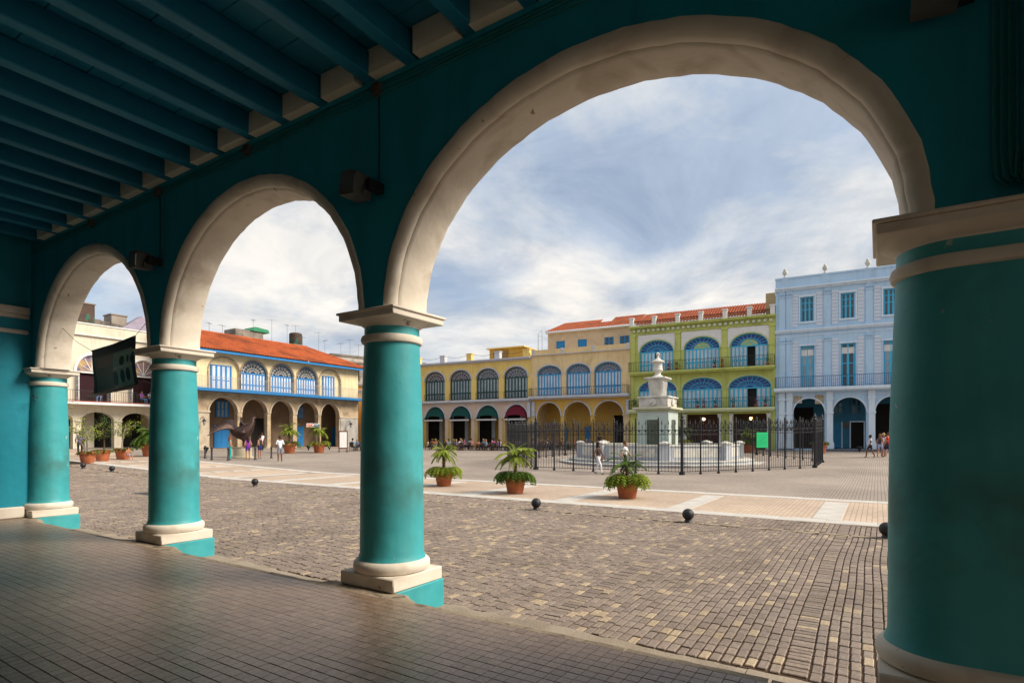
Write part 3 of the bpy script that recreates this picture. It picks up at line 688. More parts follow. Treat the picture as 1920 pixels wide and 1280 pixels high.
m.build('rustication', RUST, B)
for k in range(5):
    c = -3.61+3.2*k
    o = rect_door(B, c-.575, c+.575, 5.97, 9.84, .22, AZURE, GLASSD if k % 2 else PANEG, 2, 'door', (.25, .55, .8))
    MB().box(c-.5, .23, 8.95, c-.03, .245, 9.5).box(c+.03, .23, 8.95, c+.5, .245, 9.5).build('transom_pane', WHITEP, o)
    m = MB(); m.box(c-.7, -.1, 9.84, c+.7, .02, 9.98).box(c-.62, -.06, 5.975, c-.576, .02, 9.84).box(c+.576, -.06, 5.975, c+.62, .02, 9.84); m.build('surround', BLUEL, o)
    o = rect_door(B, c-.575, c+.575, 12.07, 14.3, .22, AZURE, GLASSD, 3, 'window', (.5, .78))
    m = MB(); m.box(c-.75, -.12, 11.9, c+.75, .02, 12.05).box(c-.72, -.08, 14.32, c+.72, .02, 14.5).box(c-.68, -.05, 12.05, c-.58, .02, 14.32).box(c+.58, -.05, 12.05, c+.68, .02, 14.32); m.build('surround', BLUEL, o)
MB().box(X0-.1, -.95, 5.72, X1, -.001, 5.97).box(X0-.05, -.8, 5.62, X1, -.001, 5.72).build('balcony_slab', BLUEL, B)
railing('railing', X0, X1, -.88, 5.97, 6.98, B, mat('navy_iron', (.03, .07, .16), None, 5, .5), .15, .85)
m = MB()
for k in range(-1, 5):
    x = -1.86+3.2*k
    for dx in ((-.62, .02) if k == -1 else (-.16,)):
        xx = x+dx if k > -1 else -5.6+dx+.62-.3
        m = MB(); m.box(xx-.16, -.28, .45, xx+.52, -.001, 1.0).box(xx-.1, -.24, 1.0, xx+.46, -.001, 1.18).box(xx-.06, -.2, 1.18, xx+.42, -.001, 5.0).box(xx-.13, -.26, 3.6, xx+.49, -.001, 3.75).box(xx-.13, -.27, 4.85, xx+.49, -.001, 5.05).box(xx-.08, -.22, 5.05, xx+.44, -.001, 5.6)
        m.build('arcade_pier', BLUEL, B)
for a, b in BA: arch_band(MB(), a, b, 3.73, 1.3, .12, -.06, .02).build('arch_trim', BLUEL, B)
m = MB(); m.cbox(-4.72, -.05, 4.6, -4.05, .02, 5.32, .02).cbox(-3.0, -.05, 4.5, -2.3, .02, 5.35, .02); m.build('wall_plaque', mat('worn_mural', (.32, .22, .1), (.5, .45, .38), 5, .9), B)
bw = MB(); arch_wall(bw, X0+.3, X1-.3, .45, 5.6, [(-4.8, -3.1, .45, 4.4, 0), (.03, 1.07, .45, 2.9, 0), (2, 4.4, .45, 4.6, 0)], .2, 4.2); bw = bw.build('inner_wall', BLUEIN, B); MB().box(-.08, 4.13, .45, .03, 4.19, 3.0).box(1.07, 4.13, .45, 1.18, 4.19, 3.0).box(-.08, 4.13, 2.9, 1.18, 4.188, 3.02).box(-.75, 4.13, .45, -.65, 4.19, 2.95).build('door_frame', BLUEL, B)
MB().box(X0+.3, 4.5, .4, X1-.3, 4.6, 5.6).build('shade_sheet', DARK, B); MB().box(X0+.3, .5, 5.5, X1-.3, 4.2, 5.6).build('arcade_ceiling', BLUEIN, B)  # near-black sheet closes the openings, its colour standing for shade
m = MB(); m.box(-1.45, 4.12, .45, -.75, 4.19, 2.9); m.build('painted_board', mat('blue_board', (.03, .22, .40), None, 3, .6), B)
for x in (-1.5, .0): rect_door(B, x, x+.95, 3.65, 5.1, 4.08, BLUEIN, GLASSD, 2, 'window', (.5,))
MB().cbox(-.63, 4.1, 2.4, -.07, 4.16, 2.88, .02).build('notice_board', mat('notice', (.2, .17, .12), (.1, .09, .07), 9, .8), B)
for k in range(3): MB().box(-2.3+.0, -.9-.3*(2-k) if k else -1.4, .2 if k == 0 else .2, 2.0, -.61+.3*0-.3*(2-k)+.3, .25+.1*k).build('step', mat('dark_step', (.13, .14, .17), None, 3, .85), B)
# ---------------------------------------------------------------- lime green building
GRN = mat('lime_green_wall', (.53, .56, .17), (.47, .51, .14), .9, .85, .15, 18, streak=((.28, .30, .1), .5), stain=((.22, .25, .06), .5, .6, .52, .75))
GRNL = mat('pale_green_trim', (.60, .64, .38), (.54, .58, .34), 2, .8)
G_ = thing('green_building', 'lime green building with two tiers of blue arched stained glass doors', 'building', RO, RR)
X0, X1 = -20.08, -6.27; GA = [(-19.24, -15.32), (-14.79, -10.98), (-10.41, -6.60)]; GB = [(-19.1, -15.65), (-14.6, -11.2), (-10.24, -6.87)]
m = MB(); arch_wall(m, X0, X1, .1, 4.0, [(-19.0, -15.2, .3, 3.75, 0), (-14.36, -11.33, .3, 3.75, 0), (-10.0, -6.97, .3, 3.75, 0)], .6)
arch_wall(m, X0, X1, 4.0, 7.9, [(a, b, 4.3, 6.25, 1.13) for a, b in GA], .5)
arch_wall(m, X0, X1, 7.9, 12.9, [(a, b, 8.15, 10.28, 1.15) for a, b in GB], .5)
m.box(X0, .6, 0, X0+.3, 9, 12.9).box(X1-.3, .6, 0, X1, 9, 12.9).box(X0+.3, 8.7, 0, X1-.3, 9, 12.9).box(X0+.3, .5, 12.5, X1-.3, 8.8, 12.88).build('wall', GRN, G_)
m = MB()
for (a, b), (x0_, x1_) in zip(GB, ((-19.25, -15.5), (-14.85, -11.02), (-10.48, -6.72))): arch_wall(m, x0_, x1_, 10.2, 12.05, [(a-.12, b+.12, 10.2, 10.28, 1.27)], .03, -.03)
m.build('white_spandrel', WHITEP, G_)
m = MB()
for a, b in GA: arch_band(MB(), a, b, 6.25, 1.13, .1, -.06, .02).build('arch_trim', GRNL, G_)
for a, b in GB: arch_band(MB(), a, b, 10.28, 1.15, .1, -.07, .02).build('arch_trim', GRNL, G_)
m = MB()
for x in (-20.05, -15.45, -11.0, -6.78): MB().box(x, -.1, 8.2, x+.48, .005, 12.1).box(x-.06, -.15, 11.9, x+.54, .008, 12.1).box(x-.05, -.14, 10.15, x+.53, .006, 10.28).build('pilaster', GRN, G_)
for x in (-20.05, -15.28, -10.98, -6.6): MB().box(x, -.07, 4.3, x+.35, .005, 7.85).box(x-.05, -.11, 6.12, x+.42, .008, 6.25).build('pilaster', GRN, G_)

m = MB(); m.box(X0-.05, -.12, 12.1, X1+.03, -.001, 12.2).box(X0-.08, -.4, 12.72, X1+.05, -.001, 12.82).box(X0-.1, -.5, 12.82, X1+.06, .3, 12.95).build('cornice', GRN, G_)
dent = MB()
for i in range(27): x = X0+.3+i*.5; MB().box(x, -.2, 12.35, x+.27, .0, 12.62).build('dentil', mat('white_dentil', (.62, .66, .5), None, 3, .8), G_)
for x in (-19.9, -17.55, -15.2, -12.95, -10.7, -8.5, -6.5): MB().cbox(x-.2, -.3, 12.95, x+.2, .05, 13.75, .02).cbox(x-.26, -.36, 13.75, x+.26, .1, 13.88, .015).build('parapet_post', WHITEP, G_)
m = MB(); m.box(X0, -.12, 13.45, X1, -.06, 13.52)
n = int((X1-X0)/.14)
for i in range(n): x = X0+(i+.5)*(X1-X0)/n; m.box(x-.03, -.12, 12.95, x+.03, -.06, 13.45)
m.build('roof_railing', mat('rust_brown', (.10, .045, .03), None, 5, .8), G_)
MB().box(X0+.2, 2.6, 12.88, X1-.2, 2.9, 13.6).build('attic_wall', mat('attic_brown', (.16, .09, .06), None, 3, .9), G_)
roof_tiles(MB(), X0, X1, 1.7, 13.45, 6.5, 15.5).build('roof', TILE, G_)
MB().cbox(X1-.9, 1.2, 12.95, X1-.05, 2.4, 15.3, .02).build('chimney', mat('buff_wall', (.5, .36, .2), None, 2, .9), G_)
for z0, z1, z2 in ((4.0, 4.3, 5.28), (7.9, 8.15, 9.16)):
    MB().box(X0, -.95, z0+.08, X1, -.001, z1).box(X0+.1, -.8, z0-.06, X1-.1, -.001, z0+.08).build('balcony_slab', GRN if z0 > 5 else GRNL, G_)
    railing('railing', X0+.05, X1-.05, -.88, z1, z2, G_, BLACK, .17, .85)
for i, (a, b) in enumerate(GA): arch_window(G_, a, b, 4.3, 6.25, 1.13, .24, AZURE, PANEW, GLASSB, 11, 9, open_at={2: (4, 5)}.get(i), fancol2=None)
for i, (a, b) in enumerate(GB): arch_window(G_, a, b, 8.15, 10.28, 1.15, .24, AZURE, PANEW, GLASSB, 11, 9, open_at={0: (4,), 2: (4, 5)}.get(i), fancol2=GLASSY if i else None)
m = MB()
for x in (-19.1, -15.3, -14.5, -11.2, -10.15, -6.85): round_col(MB(), x, -.12, .3, 3.75, .17).build('white_column', WHITEP, G_, True)
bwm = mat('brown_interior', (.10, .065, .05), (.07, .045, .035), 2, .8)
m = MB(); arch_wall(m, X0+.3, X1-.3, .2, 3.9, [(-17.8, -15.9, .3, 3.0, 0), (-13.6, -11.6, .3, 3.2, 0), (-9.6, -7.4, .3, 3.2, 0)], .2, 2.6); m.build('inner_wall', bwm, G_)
MB().box(X0+.3, 2.9, .2, X1-.3, 3, 3.9).build('shade_sheet', DARK, G_); MB().box(X0+.3, .5, 3.8, X1-.3, 2.6, 3.9).build('porch_ceiling', bwm, G_)
for x in (-13.6, -12.6): MB().cbox(x, 2.55, .3, x+.98, 2.6, 3.2, .02).build('wooden_door', mat('red_brown_wood', (.09, .025, .018), (.06, .018, .012), 5, .6), G_)
for x in (-9.6, -8.5): rect_door(G_, x, x+1.08, .3, 3.2, 2.5, mat('dark_frame', (.03, .025, .022), None, 4, .6), GLASSD, 1, 'door', (.25, .7))
WARM = mat('warm_lamp', (.9, .6, .25), None, 3, .5, emit=((1, .55, .18), 5))
for i, x in enumerate((-12.85, -8.45)):
    t = thing('porch_lantern', ('glowing lantern hanging before the red brown doors of the green building', 'glowing lantern hanging before the glazed doors of the green building')[i], 'lantern', Vector(RO)+Matrix.Rotation(RR, 3, 'Z') @ Vector((x, .9, 3.3)))
    MB().sphere((0, 0, 0), .15, 10, 6).build('globe', WARM, t, True); MB().tube([(0, 0, .14), (0, 0, .5)], .015, 5).lathe([(.1, .1), (.05, .18)], 8).build('stem', BLACK, t)
# ---------------------------------------------------------------- yellow building with blue shutters
YEL = mat('faded_yellow_wall', (.78, .60, .33), (.71, .54, .29), .8, .85, .15, 18, streak=((.45, .33, .18), .55), stain=((.40, .27, .13), .5, .5, .5, .75))
OCH = mat('ochre_wall', (.68, .43, .09), (.60, .36, .07), .8, .85, .15, 18, streak=((.55, .42, .25), .5), stain=((.50, .38, .2), .6, .7, .5, .72))
LAV = mat('grey_white_trim', (.56, .57, .62), (.48, .49, .54), 2, .8, stain=((.28, .26, .25), .5, 1.2, .55, .75))
Y = thing('yellow_building', 'yellow building with blue shuttered arches and a set back red roofed storey', 'building', RO, RR)
X0, X1 = -31.62, -20.1; YA = [(-30.88, -28.0), (-27.58, -24.5), (-24.05, -20.85)]; YB = [(-30.88, -27.9), (-27.36, -24.5), (-24.08, -21.09)]
m = MB(); arch_wall(m, X0, X1, 0, 5.75, [(a, b, .2, 3.8, 1.55) for a, b in YA], .55); m.build('arcade_wall', OCH, Y)
m = MB(); arch_wall(m, X0, X1, 5.75, 10.7, [(a, b, 6.05, 8.55, .98) for a, b in YB], .5)
m.box(X0, .55, 0, X0+.3, 10, 10.7).box(X1-.3, .55, 0, X1, 10, 10.7).box(X0+.3, 9.7, 0, X1-.3, 10, 10.7).box(X0+.3, .5, 10.3, X1-.3, 9.7, 10.68).build('wall', YEL, Y)
m = MB(); m.box(X0, -.14, 10.68, X1, .0, 10.84).box(X0, -.02, 10.84, X1, .28, 11.35).build('parapet', YEL, Y)
m = MB()
for x in (-31.5, -28.0, -24.3, -20.5): m.box(x, -.06, 10.85, x+.3, -.021, 11.42)
m.box(X0-.02, -.2, 10.70, X1, -.141, 10.80).build('parapet_post', LAV, Y)
m = MB()
for a, b in YB: arch_band(MB(), a, b, 8.55, .98, .13, -.06, .02).box(a-.13, -.06, 8.4, a, .02, 8.55).box(b, -.06, 8.4, b+.13, .02, 8.55).build('arch_trim', LAV, Y)
for a, b in YA: arch_band(MB(), a, b, 3.8, 1.55, .14, -.06, .02).build('arch_trim', LAV, Y)
MB().box(X0, -1.0, 5.82, X1, -.001, 6.05).box(X0, -.8, 5.7, X1, -.001, 5.82).build('balcony_slab', LAV, Y)
railing('railing', X0+.1, X1-.1, -.93, 6.05, 6.95, Y, BLACK, .2, .9)
for a, b in YB: arch_window(Y, a, b, 6.05, 8.55, .98, .22, WOODBLUE if a < -100 else mat('shutter_blue', (.025, .30, .62), None, 4, .6), PANEW, GLASSD, 11, 8, tracery=mat('tracery_blue', (.28, .36, .52), None, 3, .7))
m = MB()
CYM = mat('cream_yellow', (.62, .50, .28), (.5, .38, .2), 1.5, .85)
for x in (-27.79, -24.27): round_col(MB(), x, .25, .2, 3.86, .24).build('column', CYM, Y, True)
for x in (-31.25, -20.5): MB().cbox(x-.35, -.05, .2, x+.3, .5, 3.7, .02).cbox(x-.42, -.1, 3.7, x+.38, .55, 3.85, .02).build('pier', CYM, Y)
for x in (-31.55, -20.55): MB().cbox(x, -.16, 3.86, x+.4, -.001, 5.5, .02).build('pilaster', LAV, Y)
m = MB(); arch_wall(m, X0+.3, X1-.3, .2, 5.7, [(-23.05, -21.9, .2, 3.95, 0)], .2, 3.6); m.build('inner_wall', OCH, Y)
MB().box(X0+.3, 4, .2, X1-.3, 4.1, 5.7).build('shade_sheet', DARK, Y); MB().box(X0+.3, .5, 5.6, X1-.3, 3.6, 5.7).build('arcade_ceiling', bwm, Y)
for x, w_ in ((-29.0, .45), (-26.42, .6)): MB().cbox(x, 3.5, .2, x+w_, 3.58, 2.65, .02).build('blue_door', WOODBLUE, Y)
MB().cbox(-31.2, 3.4, 2.6, -30.2, 3.5, 3.2, .01).build('shop_sign', mat('shop_sign', (.5, .5, .55), (.35, .12, .1), 3.5, .6), Y)
# set back storey
S0, S1 = -31.0, -20.9; SY = 3.2
m = MB(); arch_wall(m, S0, S1, 10.68, 13.9, [(x, x+1.1, 11.7, 12.75, 0) for x in (-29.9, -27.2, -24.0, -22.2)], .4, SY)
m.box(S0, SY+.4, 10.68, S0+.3, 9, 13.9).box(S1-.3, SY+.4, 10.68, S1, 9, 13.9).build('upper_wall', mat('pale_buff_wall', (.62, .50, .36), (.54, .43, .3), .9, .85, stain=((.35, .27, .18), .5, .6, .5, .75)), Y)
for i, x in enumerate((-29.9, -27.2, -24.0, -22.2)): rect_door(Y, x, x+1.1, 11.7, 12.75, SY+.05, WOODBLUE, WOODBLUE if i < 2 else GLASSD, 2, 'window', (.5,))
rf = roof_tiles(MB(), S0-.2, -25.0, SY-.45, 13.85, SY+2.6, 15.3, xs0=S0+1.2); roof_tiles(rf, -25.0, -23.6, SY-.45, 13.85, SY+1.6, 14.8); roof_tiles(rf, -23.6, S1+.9, SY-.45, 13.85, SY+2.9, 15.5)
rf.build('roof', TILE, Y); MB().box(S0-.15, SY-.35, 13.7, S1+.1, SY+.0, 13.83).build('eave_board', WHITEP, Y)
m = MB().tube([(-31.7, 2, 10.7), (-31.7, 2, 13.6), (-31.2, 2, 14)], .035, 6).tube([(-31.2, 2, 10.7), (-31.2, 2, 13.8)], .03, 6).tube([(-31.7, 2, 13.3), (-31.2, 2, 13.3)], .02, 5).tube([(-31.2, 2, 13.2), (-29.6, 2.6, 12.4)], .02, 5)
m.build('roof_frame', mat('pale_pipe', (.4, .4, .4), None, 5, .6), Y)
# ---------------------------------------------------------------- yellow cafe building with awnings
YC = mat('bright_yellow_wall', (.80, .60, .20), (.74, .54, .17), .8, .85, .15, 18, streak=((.5, .36, .14), .5), stain=((.45, .3, .1), .45, .5, .5, .75))
PNK = mat('pinkish_wall', (.64, .49, .40), (.58, .44, .35), .9, .85, stain=((.4, .28, .2), .4, .6, .5, .75))
C = thing('cafe_building', 'yellow building with green shuttered arches over a cafe arcade with awnings', 'building', RO, RR)
X0, X1 = -54.0, -31.64; st = 3.82
CA_ = [(-35.05-st*k, -32.1-st*k) for k in range(6)]; CB_ = [(-35.2-st*k, -32.1-st*k) for k in range(6)]
m = MB(); arch_wall(m, X0, X1, 0, 5.7, [(a, b, .1, 3.7, 1.55) for a, b in CA_], .55); m.build('arcade_wall', PNK, C)
m = MB(); arch_wall(m, X0, X1, 5.7, 10.4, [(a, b, 5.95, 8.45, 1.2) for a, b in CB_], .5)
m.box(X0, .55, 0, X0+.3, 10, 10.4).box(X1-.3, .55, 0, X1, 10, 10.4).box(X0+.3, 9.7, 0, X1-.3, 10, 10.4).box(X0+.3, .5, 10.0, X1-.3, 9.7, 10.38).build('wall', YC, C)
m = MB()
for z, d, h in ((10.38, .2, .14), (10.52, .45, .16), (5.55, .12, .12)): m.box(X0, -d, z, X1, .3, z+h)
m.build('cornice', LAV, C)
MB().box(X0, -.55, 5.68, X1, -.001, 5.95).build('ledge', LAV, C)
m = MB()
for a, b in CA_: arch_band(MB(), a, b, 3.7, 1.55, .2, -.07, .02).build('arch_trim', LAV, C)
for a, b in CB_: arch_band(MB(), a, b, 8.45, 1.2, .15, -.07, .02).build('arch_trim', LAV, C)
m = MB()
for k in range(6):
    x = -35.32-st*k; round_col(MB(), x+.05, .2, .1, 3.66, .27).build('column', mat('cafe_yellow', (.56, .40, .10), (.5, .34, .08), 1.5, .8), C, True)
MB().cbox(-32.0, -.06, .1, -31.66, .5, 3.7, .02).build('pier', MATS['cafe_yellow'], C)
MB().cbox(-32.02, -.3, 3.72, -31.66, -.001, 5.5, .03).build('downpipe_box', LAV, C)
for i, (a, b) in enumerate(CB_):
    arch_window(C, a, b, 5.95, 8.45, 1.2, .22, DGREEN, PANEG, GLASSD, 8, 7, fanpat='lace', tracery=mat('lace_grey', (.36, .36, .4), None, 3, .7))
    railing('window_railing', a, b, -.1, 5.95, 6.75, C, BLACK, .22)
for i, (a, b) in enumerate(CA_):
    aw = fabric((.008, .07, .06)) if i else fabric((.16, .012, .03))
    mm = MB(); n = 14; vs = []
    for j in range(5):
        u = j/4
        for x, z in arch_pts(a+.05, b-.05, 3.7, 1.5, n): vs.append((x, .30-.75*u, 3.55+(z-3.55)*math.sqrt(max(0, 1-u*u*.9)) if j < 4 else 3.55+(z-3.55)*.3))
    mm.add(vs, [(j*(n+1)+k, j*(n+1)+k+1, (j+1)*(n+1)+k+1, (j+1)*(n+1)+k) for j in range(4) for k in range(n)])
    o = tag(mm.build('awning', aw), None, None); o.parent = C
    MB().box(a+.05, -.47, 3.44, b-.05, -.44, 3.62).build('valance', fabric((.6, .6, .6)), o)
m = MB(); arch_wall(m, X0+.3, X1-.3, .1, 5.6, [(-37.0-4.0*k+.0, -37.0-4.0*k+2.0, .1, 5.2, 0) for k in range(-1, 4)], .2, 3.8); m.build('inner_wall', mat('cafe_inner', (.5, .32, .05), None, 2, .8), C)
MB().box(X0+.3, 4.2, .1, X1-.3, 4.3, 5.6).build('shade_sheet', DARK, C); MB().box(X0+.3, .5, 5.5, X1-.3, 3.8, 5.6).build('arcade_ceiling', bwm, C)
m = MB()
for k in range(-1, 4): m.box(-37.0-4*k-.28, 3.7, .1, -37.0-4*k-.02, 3.79, 5.2).box(-35.0-4*k+.02, 3.7, .1, -35.0-4*k+.5, 3.79, 5.2)
m.build('door_jamb', LAV, C)
for k in range(5):
    x = -32.1-3.9*k
    MB().cbox(x-.45, -.1, 10.68, x+.25, .5, 11.5, .02).cbox(x-.52, -.15, 11.5, x+.32, .55, 11.6, .015).build('parapet_post', LAV if k % 2 else YC, C)
m = MB()
for k in range(4):
    a, b = -32.5-3.9*k, -32.5-3.9*(k+1)+.8; m.tube([(a+(b-a)*i/8, .2, 11.45-.22*sin(pi*i/8)) for i in range(9)], .02, 5)
m.build('roof_chain', BLACK, C)
MB().box(-38.6, 2.5, 10.38, -34.0, 6, 12.3).build('rooftop_room', mat('rooftop_ochre', (.52, .33, .08), (.4, .25, .06), 1.2, .9), C); MB().box(-38.9, 2.2, 12.3, -33.7, 6.2, 12.42).build('rooftop_canopy', YC, C)
MB().box(-38.0, 2.4, 10.7, -36.0, 2.49, 12.0).build('rooftop_screen', mat('straw_screen', (.28, .19, .09), (.2, .13, .06), 9, .95), C)
# ---------------------------------------------------------------- stone house with orange roof (left side)
COQ = mat('coral_stone', (.50, .385, .25), (.34, .25, .165), 1.6, .95, .8, 9, stain=((.13, .095, .065), .65, .8, .5, .72), detail=9)
COQL = mat('pale_stone', (.50, .42, .32), (.38, .31, .23), 2, .95, .5, 12, stain=((.2, .15, .1), .5, 1.2, .52, .75))
CRW = mat('cream_yellow_wall', (.78, .65, .40), (.70, .57, .34), .8, .85, .15, 18, streak=((.45, .35, .2), .5), stain=((.42, .32, .18), .45, .5, .52, .78))
S = thing('stone_house', 'coral stone arcaded house with blue balcony and orange tiled roof', 'building', (-52, 30, 0), RAD(90))
X0, X1 = -3.1, 16.6; SA = [(-1.28, 1.5), (1.98, 4.68), (5.07, 7.68), (8.18, 10.88), (11.27, 13.78)]; SB = [(-1.34, 1.68), (1.8, 4.68), (5.01, 7.75), (8.11, 10.8), (11.03, 13.95)]
m = MB(); arch_wall(m, X0, X1, -.2, 5.72, [(a, b, .35, 3.87, 1.38) for a, b in SA], .6); m.build('arcade_wall', COQ, S)
m = MB(); arch_wall(m, X0, X1, 5.72, 9.5, [(a, b, 5.98, 7.8, 1.22) for a, b in SB], .45)
m.box(X0, .6, -.2, X0+.3, 9, 9.5).box(X1-.3, .6, -.2, X1, 9, 9.5).box(X0+.3, 8.7, -.2, X1-.3, 9, 9.5).build('wall', CRW, S)
m = MB()
for a, b in SA: arch_band(MB(), a, b, 3.87, 1.38, .16, -.06, .02).build('arch_trim', COQL, S)
m = MB()
GTS = mat('grey_tan_stone', (.36, .28, .2), (.28, .21, .15), 3, .9)
for a, b in SB: arch_band(MB(), a+.02, b-.02, 7.8, 1.2, .12, -.07, .02).box(a-.1, -.07, 5.98, a+.02, .02, 7.7).box(b-.02, -.07, 5.98, b+.1, .02, 7.7).build('upper_arch_trim', GTS, S)
for a, b in zip(SA, SA[1:]): m = MB(); round_col(m, (a[1]+b[0])/2, .28, .35, 3.9, .235); m.build('column', COQL, S, True)
MB().cbox(13.8, -.1, 3.65, 16.55, -.001, 3.8, .02).build('impost', COQL, S); m = MB(); m.cbox(-3.0, -.14, .1, -1.3, -.001, 3.75, .03).cbox(-3.08, -.22, 3.75, -1.26, -.001, 3.95, .02).cbox(-3.05, -.2, .1, -1.28, -.002, .6, .03); m.build('pier', COQL, S)
MB().cbox(13.95, -.05, .1, 16.5, -.001, 3.64, .02).build('plastered_pier', mat('grey_plaster', (.42, .40, .37), (.28, .26, .24), 1.1, .9, stain=((.09, .08, .07), .7, .7, .5, .7)), S)
MB().box(X0, -1.15, 5.72, X1+.2, -.001, 5.98).build('balcony_slab', mat('cobalt_paint', (.02, .17, .42), None, 4, .6), S)
railing('railing', X0+.1, X1+.15, -1.08, 5.98, 7.05, S, mat('pale_iron', (.36, .36, .36), None, 5, .6), .14, 1.05, .009)
SHB = mat('shutter_cobalt', (.02, .20, .50), None, 4, .6)
for k in (1, 2, 3): arch_window(S, *SB[k], 5.98, 7.8, 1.2, .2, SHB, PANEW, GLASSD, 9, 8, fanpat='lace', tracery=mat('lace_white', (.5, .48, .46), None, 3, .7))
MB().prismy([(x, z) for x, z in arch_pts(-1.34, 1.68, 7.8, 1.22)]+[(1.68, 5.98), (-1.34, 5.98)], .2, .3).build('blind_arch', CRW, S); MB().prismy(arch_pts(11.03, 13.95, 7.8, 1.22)+[(13.95, 5.98), (11.03, 5.98)], .2, .3).build('blind_arch', CRW, S)
rect_door(S, -1.06, .97, 5.98, 8.29, .1, SHB, PANEW, 4, 'door', (.38,)); rect_door(S, 11.58, 13.2, 5.98, 8.34, .1, SHB, PANEW, 4, 'door', (.38,))
roof_tiles(MB(), X0-.3, X1+.5, -.95, 9.55, 4.6, 12.0, xs1=12.8).build('roof', TILE2, S)
rr = MB(); rr.add([(X1+.45, -.9, 9.55), (X1+.45, 9, 9.55), (12.8, 4.6, 12.0)], [(0, 1, 2)]); rr.add([(X0, 4.6, 12), (12.8, 4.6, 12), (X1+.4, 9.5, 9.6), (X0, 9.5, 9.6)], [(0, 1, 2, 3)]); rr.build('rear_roof', TILE2, S)
MB().tube([(X0, 4.6, 12.07), (12.8, 4.6, 12.07)], .11, 8).tube([(12.8, 4.6, 12.07), (X1+.45, -.9, 9.66)], .1, 8).build('ridge_tile', TILE2, S)
MB().box(X0, -.9, 9.3, X1+.4, -.82, 9.5).box(X0, -.82, 9.42, X1+.3, .0, 9.5).build('eave_board', SHB, S)
m = MB(); arch_wall(m, X0+.3, X1-.3, .2, 5.7, [(5.05, 6.7, .2, 3.5, 0)], .2, 3.4); m.build('inner_wall', mat('brown_stone_wall', (.22, .15, .095), (.15, .10, .065), 1.2, .95, .6, 8), S)
MB().box(X0+.3, 3.7, .2, X1-.3, 3.8, 5.7).build('shade_sheet', DARK, S); MB().box(X0+.3, .6, 5.6, X1-.3, 3.4, 5.7).build('arcade_ceiling', bwm, S); MB().box(X0, -1.8, -.4, X1, 3.4, .2).build('walkway', COQL, S)
for a, b, z0_, z1_ in ((1.06, 2.62, .2, 2.71), (10.6, 11.5, .2, 2.69), (15.5, 16.2, .2, 2.63)): MB().cbox(a, 3.3, z0_, b, 3.399, z1_, .02).box((a+b)/2-.02, 3.28, z0_, (a+b)/2+.02, 3.299, z1_).build('blue_door', SHB, S)
for a, b, z0_, z1_ in ((1.24, 2.6, 3.5, 5.1), (10.7, 11.5, 3.6, 4.94)): rect_door(S, a, b, z0_, z1_, 3.27, SHB, PANEG, 3, 'window', (.5,))
t = thing('hanging_sign', 'small red white and blue sign board hanging before a stone arch', 'sign', (-51.2, 39.6, 2.75), RAD(90)); MB().cbox(-.85, -.04, -.2, .85, .04, .2, .01).build('board', WHITEP, t)
MB().box(-.8, -.046, -.16, -.1, -.041, .16).build('red_field', mat('sign_red', (.5, .04, .03), (.6, .3, .28), 6, .6), t); MB().box(.1, -.046, -.16, .8, -.041, .16).build('blue_field', mat('sign_blue', (.02, .06, .2), (.3, .35, .45), 6, .6), t)
LAMPG = mat('lantern_glass', (.3, .3, .28), None, 4, .2)
for i, x in enumerate((-2.1, 14.9)):
    t = thing('wall_lantern', ('black iron lantern bracketed on the left stone pier', 'black iron lantern bracketed on the grey plastered pier')[i], 'lantern', (-51.85, 30+x, 2.9), RAD(90))
    MB().tube([(0, .1, .3), (0, -.3, .45), (0, -.55, .35), (0, -.55, .2)], .025, 6).tube([(0, .1, -.1), (0, -.25, .1), (0, -.4, .4)], .02, 6).build('bracket', BLACK, t)
    MB().lathe([(.08, -.35), (.17, .05), (.17, .06), (.05, .2)], 6, (0, -.55, 0)).build('lantern', LAMPG, t); MB().lathe([(.2, .05), (.2, .08), (.05, .24), (.02, .3)], 6, (0, -.55, 0)).build('cap', BLACK, t)
# ---------------------------------------------------------------- white building far left
WHW = mat('off_white_wall', (.68, .62, .50), (.62, .56, .44), .8, .85, .15, 16, streak=((.4, .34, .26), .5), stain=((.38, .3, .22), .4, .5, .5, .78))
Wb = thing('white_building', 'off white building with a red edged balcony terrace over low arches', 'building', (-58, 20, 0), RAD(90))
X0, X1 = -9, 8.0
m = MB(); arch_wall(m, X0, X1, 0, 4.3, [(.88+3.12*k, 3.4+3.12*k, .3, 2.9, .82) for k in (-3, -2, -1, 0, 1)], .6)
arch_wall(m, X0, X1, 4.3, 10.4, [(.7+4.15*k-.2, 2.95+4.15*k, 4.56, 7.2, 1.5) for k in (-2, -1, 0, 1)], .5)
m.box(X0, .6, 0, X0+.3, 9, 10.4).box(X1-.3, .6, 0, X1, 9, 10.4).box(X0+.3, 8.7, 0, X1-.3, 9, 10.4).box(X0, -.05, 10.4, X1, 9, 11.35).build('wall', WHW, Wb)
MB().box(X0, -.2, 10.35, X1, -.051, 10.42).box(X0, -.12, 11.35, X1, 9, 11.45).box(X0, -1.5, 4.3, X1, -.001, 4.50).build('ledge', WHITEP, Wb)
MB().box(X0, -1.45, 4.505, X1, -.001, 4.58).build('terrace_floor', mat('red_terrace', (.3, .07, .04), None, 3, .8), Wb)
m = MB()
for k in (-2, -1, 0, 1): arch_band(MB(), .5+4.15*k, 2.95+4.15*k, 7.2, 1.5, .18, -.08, .02).build('arch_trim', WHITEP, Wb)
